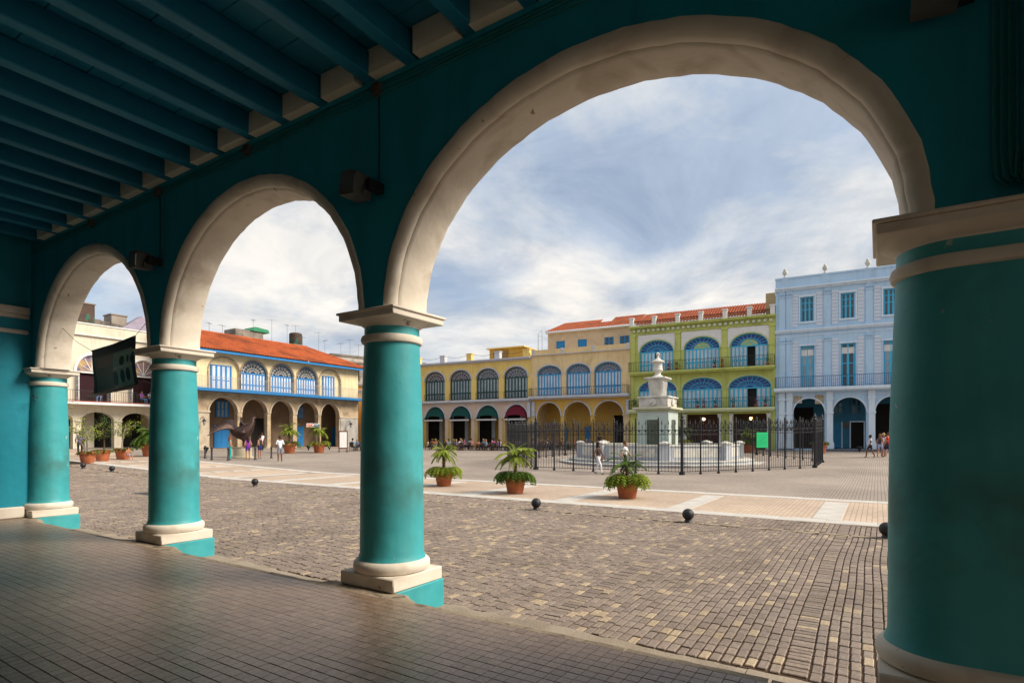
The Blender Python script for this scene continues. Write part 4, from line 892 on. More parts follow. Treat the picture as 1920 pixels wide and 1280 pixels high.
for k in (-2, -1, 0, 1):
    a, b = .5+4.15*k, 2.95+4.15*k; f = MB(); arch_band(f, a+.08, b-.08, 7.2, 1.42, .08, .1, .2); f.box(a, .1, 7.1, b, .2, 7.22)
    for i in range(1, 6): an = pi*i/6; f.prismy([((a+b)/2-.03, 7.25), ((a+b)/2+1.1*cos(an)-.03, 7.2+1.35*sin(an)), ((a+b)/2+1.1*cos(an)+.03, 7.2+1.35*sin(an)), ((a+b)/2+.03, 7.25)], .12, .17)
    o = f.build('fan_frame', WHITEP, Wb); MB().prismy(arch_pts(a+.08, b-.08, 7.2, 1.4), .14, .16).build('fanlight', mat('mixed_glass', (.05, .06, .25), (.45, .3, .12), 1.6, .2), o)
    for s_, x in ((1, a), (-1, b)):
        dl = MB(); dl.box(x, -.5, 4.6, x+.06, .0, 7.1)
        d = dl.build('door_leaf', WHITEP, Wb); g = MB()
        for j in range(4): g.box(x-.012, -.42, 4.95+.53*j, x+.072, -.08, 5.4+.53*j)
        g.build('pane', PANEG, d)
    MB().box(a+.05, .35, 4.58, b-.05, .4, 7.1).build('doorway', mat('dark_red_room', (.03, .008, .012), None, 3, .9), Wb)
railing('railing', X0+.1, X1-.1, -1.4, 4.58, 5.5, Wb, BLACK, .18, 1.3, .01)
m = MB()
for k in (-3, -2, -1, 0, 1): round_col(MB(), .64+3.12*k, .25, .3, 2.95, .3).build('column', WHW, Wb, True)
m = MB(); arch_wall(m, X0+.3, X1-.3, .2, 4.2, [(1.2, 2.2, .2, 2.6, 0), (4.2, 6.2, .2, 3.0, 0)], .2, 3.0); m.build('inner_wall', DARK, Wb); MB().box(X0+.3, .6, 4.15, X1-.3, 3, 4.25).build('arcade_ceiling', bwm, Wb)
MB().box(1.9, 2.3, .2, 2.7, 2.95, 4.1).build('inner_pillar', WHW, Wb); MB().box(X0, -2.2, -.4, X1, 3.2, .28).build('walkway', CONC, Wb)
WEATH = mat('weathered_concrete', (.30, .26, .22), (.17, .14, .12), .8, .95, .5, 6, stain=((.05, .045, .04), .75, .45, .48, .7), detail=9)
RUSTY = mat('rusty_metal', (.10, .06, .045), (.05, .04, .035), 2, .9, stain=((.02, .16, .1), .7, 1.1, .55, .6))
for i, (x, y, wx, h, mt, lb) in enumerate(((1.6, 2, 1.5, 1.9, RUSTY, 'rusty patched tank block'), (4.7, 3, 1.3, 1.5, WEATH, 'square weathered chimney block'), (7.2, 3, 1.3, 1.0, BARK, 'brown brick stack'))):
    t = thing('roof_tank', lb+' on the roof of the white building', 'roof structure', (-58-y, 20+x, 11.45), RAD(90)); MB().cbox(-wx/2, -.8, 0, wx/2, .8, h, .03).build('body', mt, t); MB().cbox(-wx/2-.08, -.88, h, wx/2+.08, .88, h+.12, .02).build('cap', WEATH, t)
t = thing('roof_wall', 'ragged low weathered wall along the roof of the white building', 'wall', (-60, 20, 11.45), RAD(90)); m = MB()
for k in range(9): m.cbox(-.6+.75*k, 0, 0, .13+.75*k, .4, .55+.35*rnd.random(), .02)
m.build('wall', WEATH, t)
t = thing('roof_gable', 'lilac grey gable standing on the roof of the white building', 'gable', (-60.5, 26.0, 11.45), RAD(90)); MB().prismy([(-1.6, 0), (2.2, 0), (2.2, .5), (.5, 1.75)], -.6, .3).build('gable', mat('lilac_wall', (.30, .26, .33), None, 2, .9), t)
# ---------------------------------------------------------------- houses behind
def back_house(label, loc, rz, w_, d, h, mt, extras=()):
    t = thing('distant_house', label, 'building', loc, rz); MB().box(-w_/2, 0, 0, w_/2, d, h).build('wall', mt, t); m = MB(); m.box(-w_/2-.15, -.2, h-.8, w_/2+.15, .0, h-.6).box(-w_/2-.1, -.12, h, w_/2+.1, d, h+.3); m.build('cornice', WEATH, t)
    for k in range(int(w_/2.6)):
        x = -w_/2+1.3+2.6*k
        for z in (h-3.4, h-7.0):
            if z > 1: f = MB().box(x-.5, -.06, z, x+.5, .02, z+1.7).build('window', WEATH, t); MB().box(x-.4, -.075, z+.1, x+.4, -.062, z+1.6).build('pane', DARK, f)
    return t
back_house('weathered grey house rising behind the orange roof', (-66, 44, 0), RAD(90), 11, 8, 13.6, WEATH)
back_house('stained pale house behind the stone house and street', (-64, 62, 0), RAD(75), 16, 8, 13.2, mat('stained_white', (.50, .46, .42), (.36, .32, .28), .7, .95, stain=((.08, .07, .06), .8, .4, .48, .66)))
back_house('bright orange house closing the side street', (-60, 57.5, 0), RAD(55), 9, 5, 8.6, mat('orange_wall', (.58, .27, .05), (.5, .22, .04), .8, .9))
back_house('brown terrace house far behind the white building', (-74, 30, 0), RAD(90), 16, 8, 13.4, WEATH)
t = thing('roof_shed', 'low grey roof shed with a green sheet top behind the orange roof', 'shed', (-67, 42.5, 13.9), RAD(90)); MB().cbox(-2.2, 0, 0, 1.6, 2.5, 1.1, .03).build('wall', WEATH, t); MB().prismy([(-.2, 1.1), (2.4, 1.1), (2.2, 1.5), (.4, 1.65)], -.2, 2.2).build('green_sheet', mat('green_sheet', (.04, .26, .13), None, 3, .7), t)
t = thing('water_tank', 'dark round water tank on the weathered roof behind the orange roof', 'tank', (-66.5, 48.6, 13.9), 0); MB().lathe([(.85, 0), (.85, 1.5), (.7, 1.65), (.2, 1.75)], 16).build('tank', RUSTY, t, True); MB().cbox(-1.1, -1.1, -.3, 1.1, 1.1, 0, .02).build('base', WEATH, t)
for i in range(16):
    y = 33+i*1.9+rnd.uniform(-.5, .5); h = rnd.uniform(1.2, 3.2); x = -65-rnd.random()*2; z0 = 13.6 if y > 38.5 else 12.0
    t = thing('tv_antenna', 'thin television aerial on the roofs behind the orange tiled house', 'aerial', (x, y, z0 if 38.6 < y < 49.4 else 11.6), rnd.uniform(0, 3), 'aerials on the roofs')
    if not 38.6 < y < 49.4: h += 2
    MB().tube([(0, 0, -.5), (.05*rnd.random(), 0, h)], .016, 5).build('mast', BLACK, t)
    m = MB(); m.tube([(-.6, 0, h-.1), (.6, 0, h-.1)], .01, 4)
    for k in range(5): m.tube([(-.5+.25*k, -.3+.03*k, h-.1), (-.5+.25*k, .3-.03*k, h-.1)], .007, 4)
    m.build('aerial_arms', BLACK, t)
# ================================================================ fountain
FC = (-13.0, 39.0); zf = -.28
Fn = thing('fountain', 'white marble fountain with stepped base, walled basin and urn topped pedestal', 'fountain', (FC[0], FC[1], zf))
def ngon(r, n=8, ph=pi/8): return [(r*cos(2*pi*i/n+ph), r*sin(2*pi*i/n+ph)) for i in range(n)]
MARBG = mat('grey_marble', (.44, .46, .50), (.34, .36, .40), 1.5, .6, .2, 14, stain=((.2, .2, .2), .5, 1.2, .52, .75))
for r, z0, z1 in ((6.9, -.15, .17), (6.25, .17, .36)):
    MB().prism(ngon(r, 16, pi/16), z0, z1-.06).build('step', MARBG, Fn); MB().prism(ngon(r+.05, 16, pi/16), z1-.06, z1).build('step_tread', MARB, Fn)
MB().prism(ngon(5.0, 8), .36, .62).build('water', mat('basin_water', (.10, .16, .12), (.14, .2, .15), 2, .08, spec=.6), Fn)
V8 = ngon(5.5)
for i in range(8):
    a, b = Vector(V8[i]), Vector(V8[(i+1) % 8]); d = (b-a).normalized(); n_ = Vector((d.y, -d.x)); L = (b-a).length; ang = math.atan2(d.y, d.x)
    o = MB().cbox(.3, 0, .36, L-.3, .22, 1.22, .02).build('basin_panel', MARBG, Fn); o.location = (a.x, a.y, 0); o.rotation_euler = (0, 0, ang)
    MB().cbox(.3, -.05, 1.22, L-.3, .28, 1.33, .015).build('coping', MARB, o); MB().cbox(.6, -.02, .55, L-.6, -.001, 1.1, .01).build('relief', MARB, o)
    o = MB().cbox(-.3, -.16, .36, .3, .3, 1.36, .02).build('basin_pier', MARBG, Fn); o.location = (a.x, a.y, 0); o.rotation_euler = (0, 0, ang-pi/8)
    MB().cbox(-.36, -.22, 1.36, .36, .36, 1.46, .02).lathe([(.3, 0), (.2, .06), (.05, .1)], 10, (0, .07, 1.46)).build('pier_cap', MARB, o)
PB = mat('pale_green_marble', (.42, .49, .46), (.52, .55, .51), 1.2, .6, .15, 10, stain=((.28, .3, .28), .4, .9, .52, .75))
h = 1.1
ped = MB().cbox(-h, -h, .4, h, h, 3.55, .02).build('pedestal', PB, Fn)
for rz in range(4): o = MB().box(-.42, -h-.02, 1.3, .42, -h-.001, 3.0).build('dark_panel', mat('dark_slate', (.07, .08, .06), (.11, .12, .09), 2, .5), ped); o.rotation_euler = (0, 0, rz*pi/2)
MB().cbox(-h-.1, -h-.1, 3.55, h+.1, h+.1, 3.68, .02).cbox(-h-.28, -h-.28, 3.68, h+.28, h+.28, 3.86, .04).build('cornice', mat('mossy_marble', (.42, .40, .25), (.5, .47, .36), 2, .8), ped)
t2 = MB(); t2.prism([(x*.93, y*.93) for x, y in [(-h, -h), (h, -h), (h, h), (-h, h)]], 3.86, 4.5); t2.cbox(-h*1.02, -h*1.02, 4.5, h*1.02, h*1.02, 4.62, .02); t2 = t2.build('upper_block', MARB, Fn)
for rz in range(4):
    o = MB().lathe([(.1, 0), (.26, .0), (.26, .1), (.2, .12), (.1, .12)], 14).build('scroll_boss', MARB, t2, True); o.rotation_euler = Matrix.Rotation(rz*pi/2, 3, 'Z').to_4x4().to_euler() if False else (pi/2, 0, rz*pi/2); o.location = (1.02*sin(rz*pi/2), -1.02*cos(rz*pi/2), 4.2)
    MB().tube([(1.25*sin(rz*pi/2)+.0, -1.25*cos(rz*pi/2), 4.15), (1.5*sin(rz*pi/2), -1.5*cos(rz*pi/2), 4.05)], .03, 6).build('spout', BRONZE, t2)
sh = MB(); w0, w1 = .42, .52
sh.add([(-w0, -w0, 4.62), (w0, -w0, 4.62), (w0, w0, 4.62), (-w0, w0, 4.62), (-w1, -w1, 5.75), (w1, -w1, 5.75), (w1, w1, 5.75), (-w1, w1, 5.75)], [(0,1,5,4),(1,2,6,5),(2,3,7,6),(3,0,4,7),(4,5,6,7),(3,2,1,0)])
sh = sh.build('fluted_shaft', MARB, Fn)
for s_ in range(4):
    m = MB()
    for k in range(6): x = -.36+.144*k; m.tube([(x, -.43, 4.68), (x*1.2, -.525, 5.6)], .035, 6)
    o = m.build('fluting', MARB, sh); o.rotation_euler = (0, 0, s_*pi/2)
MB().cbox(-.62, -.62, 5.75, .62, .62, 5.85, .02).cbox(-.76, -.76, 5.85, .76, .76, 5.97, .03).build('shaft_cap', MARB, sh)
MB().lathe([(.5, 5.97), (.42, 6.05), (.22, 6.16), (.2, 6.32), (.3, 6.4), (.36, 6.5), (.32, 6.6), (.3, 6.95), (.36, 7.02), (.48, 7.06), (.46, 7.12), (.25, 7.22), (.1, 7.36), (.07, 7.5), (.13, 7.58), (.13, 7.68), (.02, 7.76)], 20).build('urn_finial', MARB, Fn, True)
# ================================================================ iron fence
FV = [(-16.6, 28.2), (-8.2, 28.3), (-3.0, 36.3), (-3.0, 41.3), (-8.2, 49.0), (-16.8, 49.2), (-22.4, 43.0), (-22.3, 34.0)]
Fe = thing('iron_fence', 'tall black iron railing with spear tips around the fountain', 'fence', (-12.6, 38.7, 0))
def loc(x, y): return (x+12.6, y-38.7, zp(x, y))
barm = MB(); barm.box(-.008, -.008, .12, .008, .008, 2.32).lathe([(.011, 0), (.028, .06), (.022, .12), (.004, .26)], 6, (0, 0, 2.32)).lathe([(.012, 0), (.035, .02), (.012, .04)], 6, (0, 0, 2.22))
barL = MB(); barL.box(-.0085, -.0085, .12, .0085, .0085, 2.50).lathe([(.012, 0), (.032, .06), (.026, .12), (.004, .28)], 6, (0, 0, 2.5)).lathe([(.04, 0), (.05, .05), (.04, .1)], 8, (0, 0, 2.16))
postm = MB().cbox(-.035, -.035, 0, .035, .035, 2.62, .006).lathe([(.05, 0), (.06, .04), (.035, .1), (.05, .16), (.004, .32)], 8, (0, 0, 2.62)).cbox(-.06, -.06, 0, .06, .06, .1, .01)
bigm = MB().cbox(-.065, -.065, 0, .065, .065, 2.7, .012).lathe([(.11, 0), (.12, .05), (.06, .12), (.09, .2), (.06, .28), (.005, .42)], 10, (0, 0, 2.7)).cbox(-.12, -.12, 0, .12, .12, .14, .015)
bars = []; pr = {}
def put(key, mbx, name, x, y):
    if key not in pr: o = pr[key] = mbx.build(name, BLACK, Fe)
    else: o = pr[key].copy(); COL.objects.link(o); o.parent = Fe
    o.location = loc(x, y); return o
for i in range(8):
    a, b = Vector(FV[i]), Vector(FV[(i+1) % 8]); L = (b-a).length; d = (b-a)/L; ang = math.atan2(d.y, d.x)
    put('big', bigm, 'corner_post', a.x, a.y)
    np_ = max(2, round(L/1.15))
    for k in range(np_):
        p, q = a+d*(L*k/np_), a+d*(L*(k+1)/np_)
        if k: put('post', postm, 'post', p.x, p.y)
        for z in (.14, 2.0, 2.22):
            m = MB()
            za, zb = zp(p.x, p.y), zp(q.x, q.y); e = .02; nrm = Vector((-d.y, d.x))*.012
            P = [p-nrm, q-nrm, q+nrm, p+nrm]; zz_ = [za, zb, zb, za]
            m.add([(v.x+12.6, v.y-38.7, w_+z) for v, w_ in zip(P, zz_)]+[(v.x+12.6, v.y-38.7, w_+z+.03) for v, w_ in zip(P, zz_)], [(3,2,1,0),(4,5,6,7),(0,1,5,4),(1,2,6,5),(2,3,7,6),(3,0,4,7)]); m.build('rail', BLACK, Fe)
        m = MB()
        for r_ in range(1, 7, 2):
            c = p+(q-p)*(r_+.5)/7; zc_ = zp(c.x, c.y)+2.12; pts = [(c.x+12.6+d.x*.07*cos(t_*pi/5), c.y-38.7+d.y*.07*cos(t_*pi/5), zc_+.07*sin(t_*pi/5)) for t_ in range(11)]
            m.tube(pts, .009, 4)
        m.build('ring_ornament', BLACK, Fe)['kind'] = 'stuff'
        for r_ in range(1, 7):
            c = p+(q-p)*r_/7; bars.append((-.543*c.x+.8396*c.y, c.x, c.y, r_ % 2))
bars.sort(); rest = MB()
for j, (_, x, y, lng) in enumerate(bars):
    if j < 300: put('bl' if lng else 'bs', barL if lng else barm, 'bar', x, y)
    else:
        lx, ly, lz = loc(x, y); src = barL if lng else barm; rest.add([(vx+lx, vy+ly, vz+lz) for vx, vy, vz in src.v], src.f)
if rest.v: rest.build('rear_bar', BLACK, Fe)['kind'] = 'stuff'
c = Vector(FV[1])+(Vector(FV[2])-Vector(FV[1]))*.56; dd = (Vector(FV[2])-Vector(FV[1])).normalized()
t = thing('green_notice', 'plain bright green notice board hung on the iron railing', 'sign', (c.x+.06, c.y-.04, zp(c.x, c.y)+1.25), math.atan2(dd.y, dd.x))
MB().cbox(-.42, -.05, 0, .42, -.03, .82, .006).build('board', mat('green_board', (.0, .36, .12), (.0, .42, .15), 3, .6), t); 
for k in range(5): MB().box(-.33, -.0535, .66-.12*k, .33-.07*(k % 3), -.0505, .675-.12*k).build('print_line', mat('print_green', (.0, .24, .08), None, 3, .6), t)
MB().box(-.3, -.03, .75, -.27, .0, .8).box(.27, -.03, .75, .3, .0, .8).build('clip', BLACK, t)
# ================================================================ plants in pots
POT = [(.0, 0), (.30, 0), (.315, .03), (.40, .50), (.44, .53), (.445, .66), (.43, .68), (.40, .66), (.385, .56)]
def leaflet(mb, p, d, L, w_, droop=.3, up=Vector((0, 0, 1))):
    d = d.normalized(); s_ = d.cross(up); s_ = s_.normalized() if s_.length > .01 else Vector((1, 0, 0))
    m1 = p+d*L*.5+Vector((0, 0, -droop*L*.15)); e = p+d*L+Vector((0, 0, -droop*L*.6))
    mb.add([p, m1+s_*w_, e, m1-s_*w_], [(0, 1, 2, 3)])
def palm_crown(mb, base, nfr, L, rg, droop=1.0):
    for k in range(nfr):
        a = 2*pi*k/nfr*2.4+rg.uniform(-.3, .3); el = rg.uniform(-.1, 1.35); fl = L*rg.uniform(.75, 1.1); d0 = Vector((cos(a)*cos(el), sin(a)*cos(el), sin(el))); pts = []; p = Vector(base); v = d0.copy()
        for s_ in range(9): pts.append(p.copy()); p = p+v*fl/8; v = (v+Vector((0, 0, -.2*droop))).normalized()
        mb.tube(pts, .012, 3, .003)
        for s_ in range(1, 9):
            q = pts[s_]; dv = (pts[s_]-pts[s_-1]).normalized(); sd = dv.cross(Vector((0, 0, 1))); sd = sd.normalized() if sd.length > .01 else Vector((1, 0, 0))
            for sg in (-1, 1):
                for h_ in (0, .33, .66):
                    qq = q-dv*fl/8*h_; leaflet(mb, qq, sd*sg*.8+dv*.75+Vector((0, 0, -.15)), fl*.36*(1-.055*s_), .014, .5)
def fern_skirt(mb, r, z, n, L, rg):
    for k in range(n):
        a = rg.uniform(0, 2*pi); rr = r*rg.uniform(.35, 1.0); p = Vector((rr*cos(a), rr*sin(a), z)); v = Vector((cos(a)*.6, sin(a)*.6, rg.uniform(.3, 2.2))).normalized(); fl = L*rg.uniform(.6, 1.2); pts = []
        for s_ in range(7): pts.append(p.copy()); p = p+v*fl/6; v = (v+Vector((cos(a)*.05, sin(a)*.05, -.55))).normalized()
        mb.tube(pts, .006, 3, .002)
        for s_ in range(1, 7):
            dv = (pts[s_]-pts[s_-1]).normalized(); sd = Vector((-sin(a), cos(a), 0))
            for sg in (-1, 1): leaflet(mb, pts[s_], sd*sg+dv*.6, fl*.24, .03, .3)
def potted_palm(label, x, y, seed, trunk=.75, L=.75, group='potted palms', s=.85, skirt=260, nfr=30):
    rg = random.Random(seed); t = thing('potted_palm', label, 'plant', (x, y, zp(x, y) if not 14 < y < 20 else zp(x, 6)+.017), rg.uniform(0, 6), group); t.scale = (s, s, s)
    MB().lathe(POT, 28).build('pot', TERRA, t, True); MB().lathe([(.0, .6), (.39, .6)], 20).build('soil', SOIL, t)
    if trunk:
        m = MB(); m.lathe([(r_*(1+.18*(i % 2)), .58+trunk*i/14) for i, r_ in enumerate([.085, .08, .075, .072, .07, .07, .068, .068, .068, .07, .072, .075, .078, .08, .05])], 10); m.build('trunk', BARK, t)
        m = MB(); palm_crown(m, (0, 0, .55+trunk), nfr, L, rg); m.build('crown', (LEAF2, LEAF)[seed % 3 == 0], t)
        m = MB(); rg2 = random.Random(seed+50)
        for k in range(3+seed % 3):
            a = rg2.uniform(0, 6.28); pts = [Vector((cos(a)*.07*i, sin(a)*.07*i, .5+trunk-.004*i*i*(1+rg2.random()))) for i in range(8)]; m.tube(pts, .008, 3, .003)
            for i in range(2, 8):
                for sg in (-1, 1): leaflet(m, pts[i], Vector((-sin(a)*sg+cos(a)*.6, cos(a)*sg+sin(a)*.6, -.5)), .14, .012, .8)
        m.build('dry_frond', mat('dry_leaf', (.30, .20, .07), (.22, .13, .05), 8, .8), t)
    m = MB(); fern_skirt(m, .40, .64, skirt, .56, rg); m.build('fern', LEAF2 if seed % 2 else LEAF, t)
    return t
potted_palm('potted palm with bushy fern skirt beside the second tan paving panel', -14.1, 16.94, 1, .95, .80); potted_palm('potted palm with drooping crown between the two other pots on the paving band', -10.26, 16.06, 2, .9, .85); potted_palm('potted palm with sparse upright fronds and long trailing fern', -6.54, 16.71, 3, .62, .8, skirt=380, nfr=17)
potted_palm('potted palm by the stone house behind the man in a white shirt', -42.82, 30.68, 4, 1.0, .75, s=1.25, skirt=60); potted_palm('potted palm by the stone house near the menu stand', -42.19, 33.26, 5, 1.0, .75, s=1.25, skirt=60)
potted_palm('potted palm in front of the green building', -9.4, 52.6, 8, .7, .7, s=1.3, skirt=120); potted_palm('potted palm before the red brown doors of the green building', -15.5, 53.4, 9, .9, .8, s=1.3, skirt=80)
def potted_tree(label, x, y, seed, kind, s=1.2):
    rg = random.Random(seed); t = thing('potted_tree', label, 'tree', (x, y, zp(x, y)), rg.uniform(0, 6), 'trees in terracotta pots'); t.scale = (s, s, s)
    MB().lathe(POT, 24).build('pot', TERRA, t, True); MB().lathe([(.0, .6), (.39, .6)], 20).build('soil', SOIL, t)
    m = MB(); fern_skirt(m, .38, .62, 110, .26, rg); m.build('ground_cover', LEAF, t)
    m = MB(); tips = []
    if kind == 'ball':
        m.tube([(0, 0, .6), (.01, 0, 1.3)], .03, 6)
        lf = MB()
        for (cz, r_) in ((.95, .28), (1.6, .24)):
            for k in range(500):
                v = Vector((rg.gauss(0, 1), rg.gauss(0, 1), rg.gauss(0, 1))).normalized()*r_*rg.uniform(.7, 1.05); leaflet(lf, Vector((0, 0, cz))+v, v+Vector((rg.uniform(-.2, .2), rg.uniform(-.2, .2), 0)), .07, .02)
    else:
        nst = 3 if kind == 'multi' else 1; pale = kind != 'dark'
        for st_ in range(nst):
            a0 = rg.uniform(0, 6); lean = .35 if nst > 1 else .1; p = Vector((.08*cos(a0), .08*sin(a0), .6)); v = Vector((cos(a0)*lean, sin(a0)*lean, 1)).normalized(); pts = [p.copy()]
            for k in range(4): p = p+v*.40; v = (v+Vector((rg.uniform(-.2, .2), rg.uniform(-.2, .2), .1))).normalized(); pts.append(p.copy())
            m.tube(pts, .045, 6, .02)
            for j in range(9 if nst == 1 else 5):
                b0 = pts[rg.choice((2, 3, 4))]; a = rg.uniform(0, 2*pi); v2 = Vector((cos(a), sin(a), rg.uniform(.1, 1.0))).normalized(); L = rg.uniform(.5, 1.1); br = [b0+v2*L*k/3+Vector((0, 0, .05*k*k*.3)) for k in range(4)]
                m.tube(br, .016, 4, .006); tips += br[1:]
        lf = MB()
        for tp_ in tips:
            for k in range(26 if kind != 'multi' else 20):
                q = tp_+Vector((rg.gauss(0, .13), rg.gauss(0, .13), rg.gauss(0, .1))); leaflet(lf, q, Vector((rg.uniform(-1, 1), rg.uniform(-1, 1), rg.uniform(-.5, .5))), rg.uniform(.08, .15), .03)
    m.build('trunk', BARKL if kind != 'dark' else BARK, t); lf.build('crown', {'dark': LEAFD, 'ball': LEAF}.get(kind, LEAF2), t)
potted_tree('many stemmed young tree in a terracotta pot nearest the end column', -38.87, 14.3, 21, 'multi', 1.0); potted_tree('dark slender tree in a terracotta pot between two lighter trees', -40.39, 15.65, 22, 'dark', 1.0); potted_tree('spreading pale barked tree in a terracotta pot with a child beside it', -41.38, 17.18, 23, 'spread', 1.05)
potted_palm('dark bushy potted palm standing next to the second column', -43.6, 19.9, 24, .5, .8, s=1.5, skirt=150); potted_tree('two ball clipped shrub in a terracotta pot by the blue building', -4.06, 53.3, 25, 'ball', 1.35)
potted_tree('leafy young tree by the end column in front of the white building', -43.6, 14.2, 27, 'spread', 1.25)
# balcony plants on the green building
for i, (x, z) in enumerate(((-16.0, 8.15), (-15.2, 8.15), (-11.6, 8.15), (-10.9, 8.15), (-6.9, 8.15), (-13.2, 4.3), (-12.6, 4.3), (-11.5, 4.3), (-9.9, 4.3), (-7.9, 4.3), (-7.1, 4.3), (-19.4, 4.3), (-15.4, 4.3))):
    rg = random.Random(60+i); q = Vector(RO)+Matrix.Rotation(RR, 3, 'Z') @ Vector((x, -.6, z)); t = thing('balcony_plant', 'small potted plant on the %s balcony of the green building' % ('upper' if z > 6 else 'lower'), 'plant', q, 0, 'plants on the %s green balcony' % ('upper' if z > 6 else 'lower'))
    MB().lathe([(.12, 0), (.17, .28), (.15, .28)], 10).build('pot', TERRA, t); m = MB(); big = 2.0 if i > 10 else 1
    for k in range(90 if big == 1 else 300): v = Vector((rg.gauss(0, .14*big), rg.gauss(0, .12), abs(rg.gauss(.25, .2*big)))); leaflet(m, Vector((0, 0, .28))+v, v+Vector((0, 0, .1)), .14, .03)
    m.build('foliage', LEAFD if i % 3 else fabric((.3, .05, .08)), t)
# ================================================================ ball bollards, statue bollards
for i, (x, y) in enumerate(((-34.5, 12.5), (-31.48, 12.6), (-24.5, 12.75), (-19.98, 12.8), (-7.48, 12.72), (-3.55, 12.72), (.14, 12.75))):
    t = thing('ball_bollard', ('dark iron ball bollard nearest the end column', 'dark iron ball bollard in front of the terracotta tree pots', 'dark iron ball bollard just past the second column', 'dark iron ball bollard midway between the second and third columns', 'dark iron ball bollard in front of the middle potted palm', 'dark iron ball bollard before the pale cross strip past the third potted palm', 'dark iron ball bollard opposite the thick pier of the arcade')[i], 'bollard', (x, y, zp(x, 6)+.02), 0, 'ball bollards along the stone line')
    MB().sphere((0, 0, .175), .128, 24, 14).build('ball', BLACK, t, True); MB().lathe([(.10, 0), (.09, .02), (.07, .05), (.07, .08)], 16).build('foot', BLACK, t, True)
for i, (x, y) in enumerate(((-37.78, 21.05), (-39.6, 21.6), (-36.65, 21.55), (-36.33, 23.3), (-37.3, 25.2))):
    t = thing('post_bollard', 'slim black iron post on the paving around the rooster statue', 'bollard', (x, y, zp(x, y)), 0, 'posts round the rooster statue'); MB().lathe([(.1, 0), (.1, .05), (.065, .1), (.055, .72), (.08, .74), (.08, .8), (.05, .88), (.01, .92)], 10).build('post', BLACK, t, True)
for i in range(9):                                  # low chain posts before the stone house and blue building
    x, y = (-46.6, 25.5+2.5*i) if i < 6 else (-3.9+2.6*(i-6), 56.2)
    t = thing('kerb_bollard', 'low dark cup shaped bollard at the kerb of the %s' % ('stone house' if i < 6 else 'blue building'), 'bollard', (x, y, zp(x, y)), 0, 'kerb bollards at the stone house' if i < 6 else 'kerb bollards at the blue building')
    MB().lathe([(.06, 0), (.06, .12), (.2, .35), (.22, .45), (.1, .5)], 10).build('cup', BLACK, t, True)
# ================================================================ rooster statue with rider
t = thing('rooster_statue', 'dark bronze rooster statue carrying a rider on a round pedestal', 'statue', (-38.8, 23.9, 0.0), RAD(57))
MB().lathe([(.75, 0), (.75, .1), (.62, .14), (.6, .75), (.66, .8)], 20).build('pedestal', mat('statue_stone', (.36, .33, .27), (.46, .4, .25), 1.3, .9), t, True)
def skin_mesh(verts, edges, radii, name, mats, parent, bones=None, sub=1, root=0):
    me = bpy.data.meshes.new(name); me.from_pydata(verts, edges, []); o = bpy.data.objects.new(name, me); COL.objects.link(o)
    md = o.modifiers.new('skin', 'SKIN'); md.use_smooth_shade = True
    sv = me.skin_vertices[0].data
    for i, r_ in enumerate(radii): sv[i].radius = r_ if isinstance(r_, tuple) else (r_, r_)
    for i in range(len(verts)): sv[i].use_root = (i == root)
    ss = o.modifiers.new('sub', 'SUBSURF'); ss.levels = sub; ss.render_levels = sub
    dg = bpy.context.evaluated_depsgraph_get(); dg.update(); nm = bpy.data.meshes.new_from_object(o.evaluated_get(dg)); o.modifiers.clear(); o.data = nm; nm.name = name
    nm.materials.clear()
    for mm in mats: nm.materials.append(mm)
    if bones:
        segs = [(Vector(verts[a]), Vector(verts[b]), sp) for (a, b), sp in bones.items()]
        for p in nm.polygons:
            c = p.center; best = (9, 0)
            for a, b, sp in segs:
                ab = b-a; u = max(0, min(1, (c-a).dot(ab)/max(1e-9, ab.length_squared))); dd_ = (a+ab*u-c).length
                if dd_ < best[0]: best = (dd_, next(mi for lim, mi in sp if u <= lim))
            p.material_index = best[1]
    if parent: o.parent = parent
    return o
RV = [(0, 0, 1.75), (-.5, 0, 1.85), (-.85, 0, 2.25), (.38, 0, 2.0), (.62, 0, 2.5), (.68, 0, 2.95), (.9, 0, 2.9), (.1, .18, 1.35), (.05, .2, .85), (.25, .2, .82), (.1, -.18, 1.35), (.05, -.2, .85), (.25, -.2, .82)]
skin_mesh(RV, [(0, 1), (1, 2), (0, 3), (3, 4), (4, 5), (5, 6), (0, 7), (7, 8), (8, 9), (0, 10), (10, 11), (11, 12)], [.5, .42, .2, .42, .24, .15, .045, .13, .045, .04, .13, .045, .04], 'rooster_body', [BRONZE], t)
m = MB()
for k in range(10):
    a = .35+k*.13; pts = [Vector((-.6, (k-4)*.05, 2.05))+Vector((-cos(a)*s_*.21-.004*s_*s_, (k-4)*.035*s_, sin(a)*s_*.25-.021*s_*s_)) for s_ in range(8)]; m.tube(pts, .13, 6, .03)
m.build('tail_feathers', BRONZE, t, True)
m = MB()
for k in range(5): m.prismy([(.52+.07*k, 3.02), (.6+.07*k, 3.02), (.55+.07*k, 3.24-.03*abs(k-2))], -.02, .02)
m.prismy([(.76, 2.85), (.84, 2.85), (.8, 2.6)], -.02, .02).build('comb', BRONZE, t)
for sg in (-1, 1): MB().sphere((-.05, sg*.3, 1.85), .34, 12, 8, .62).build('wing', BRONZE, t, True)
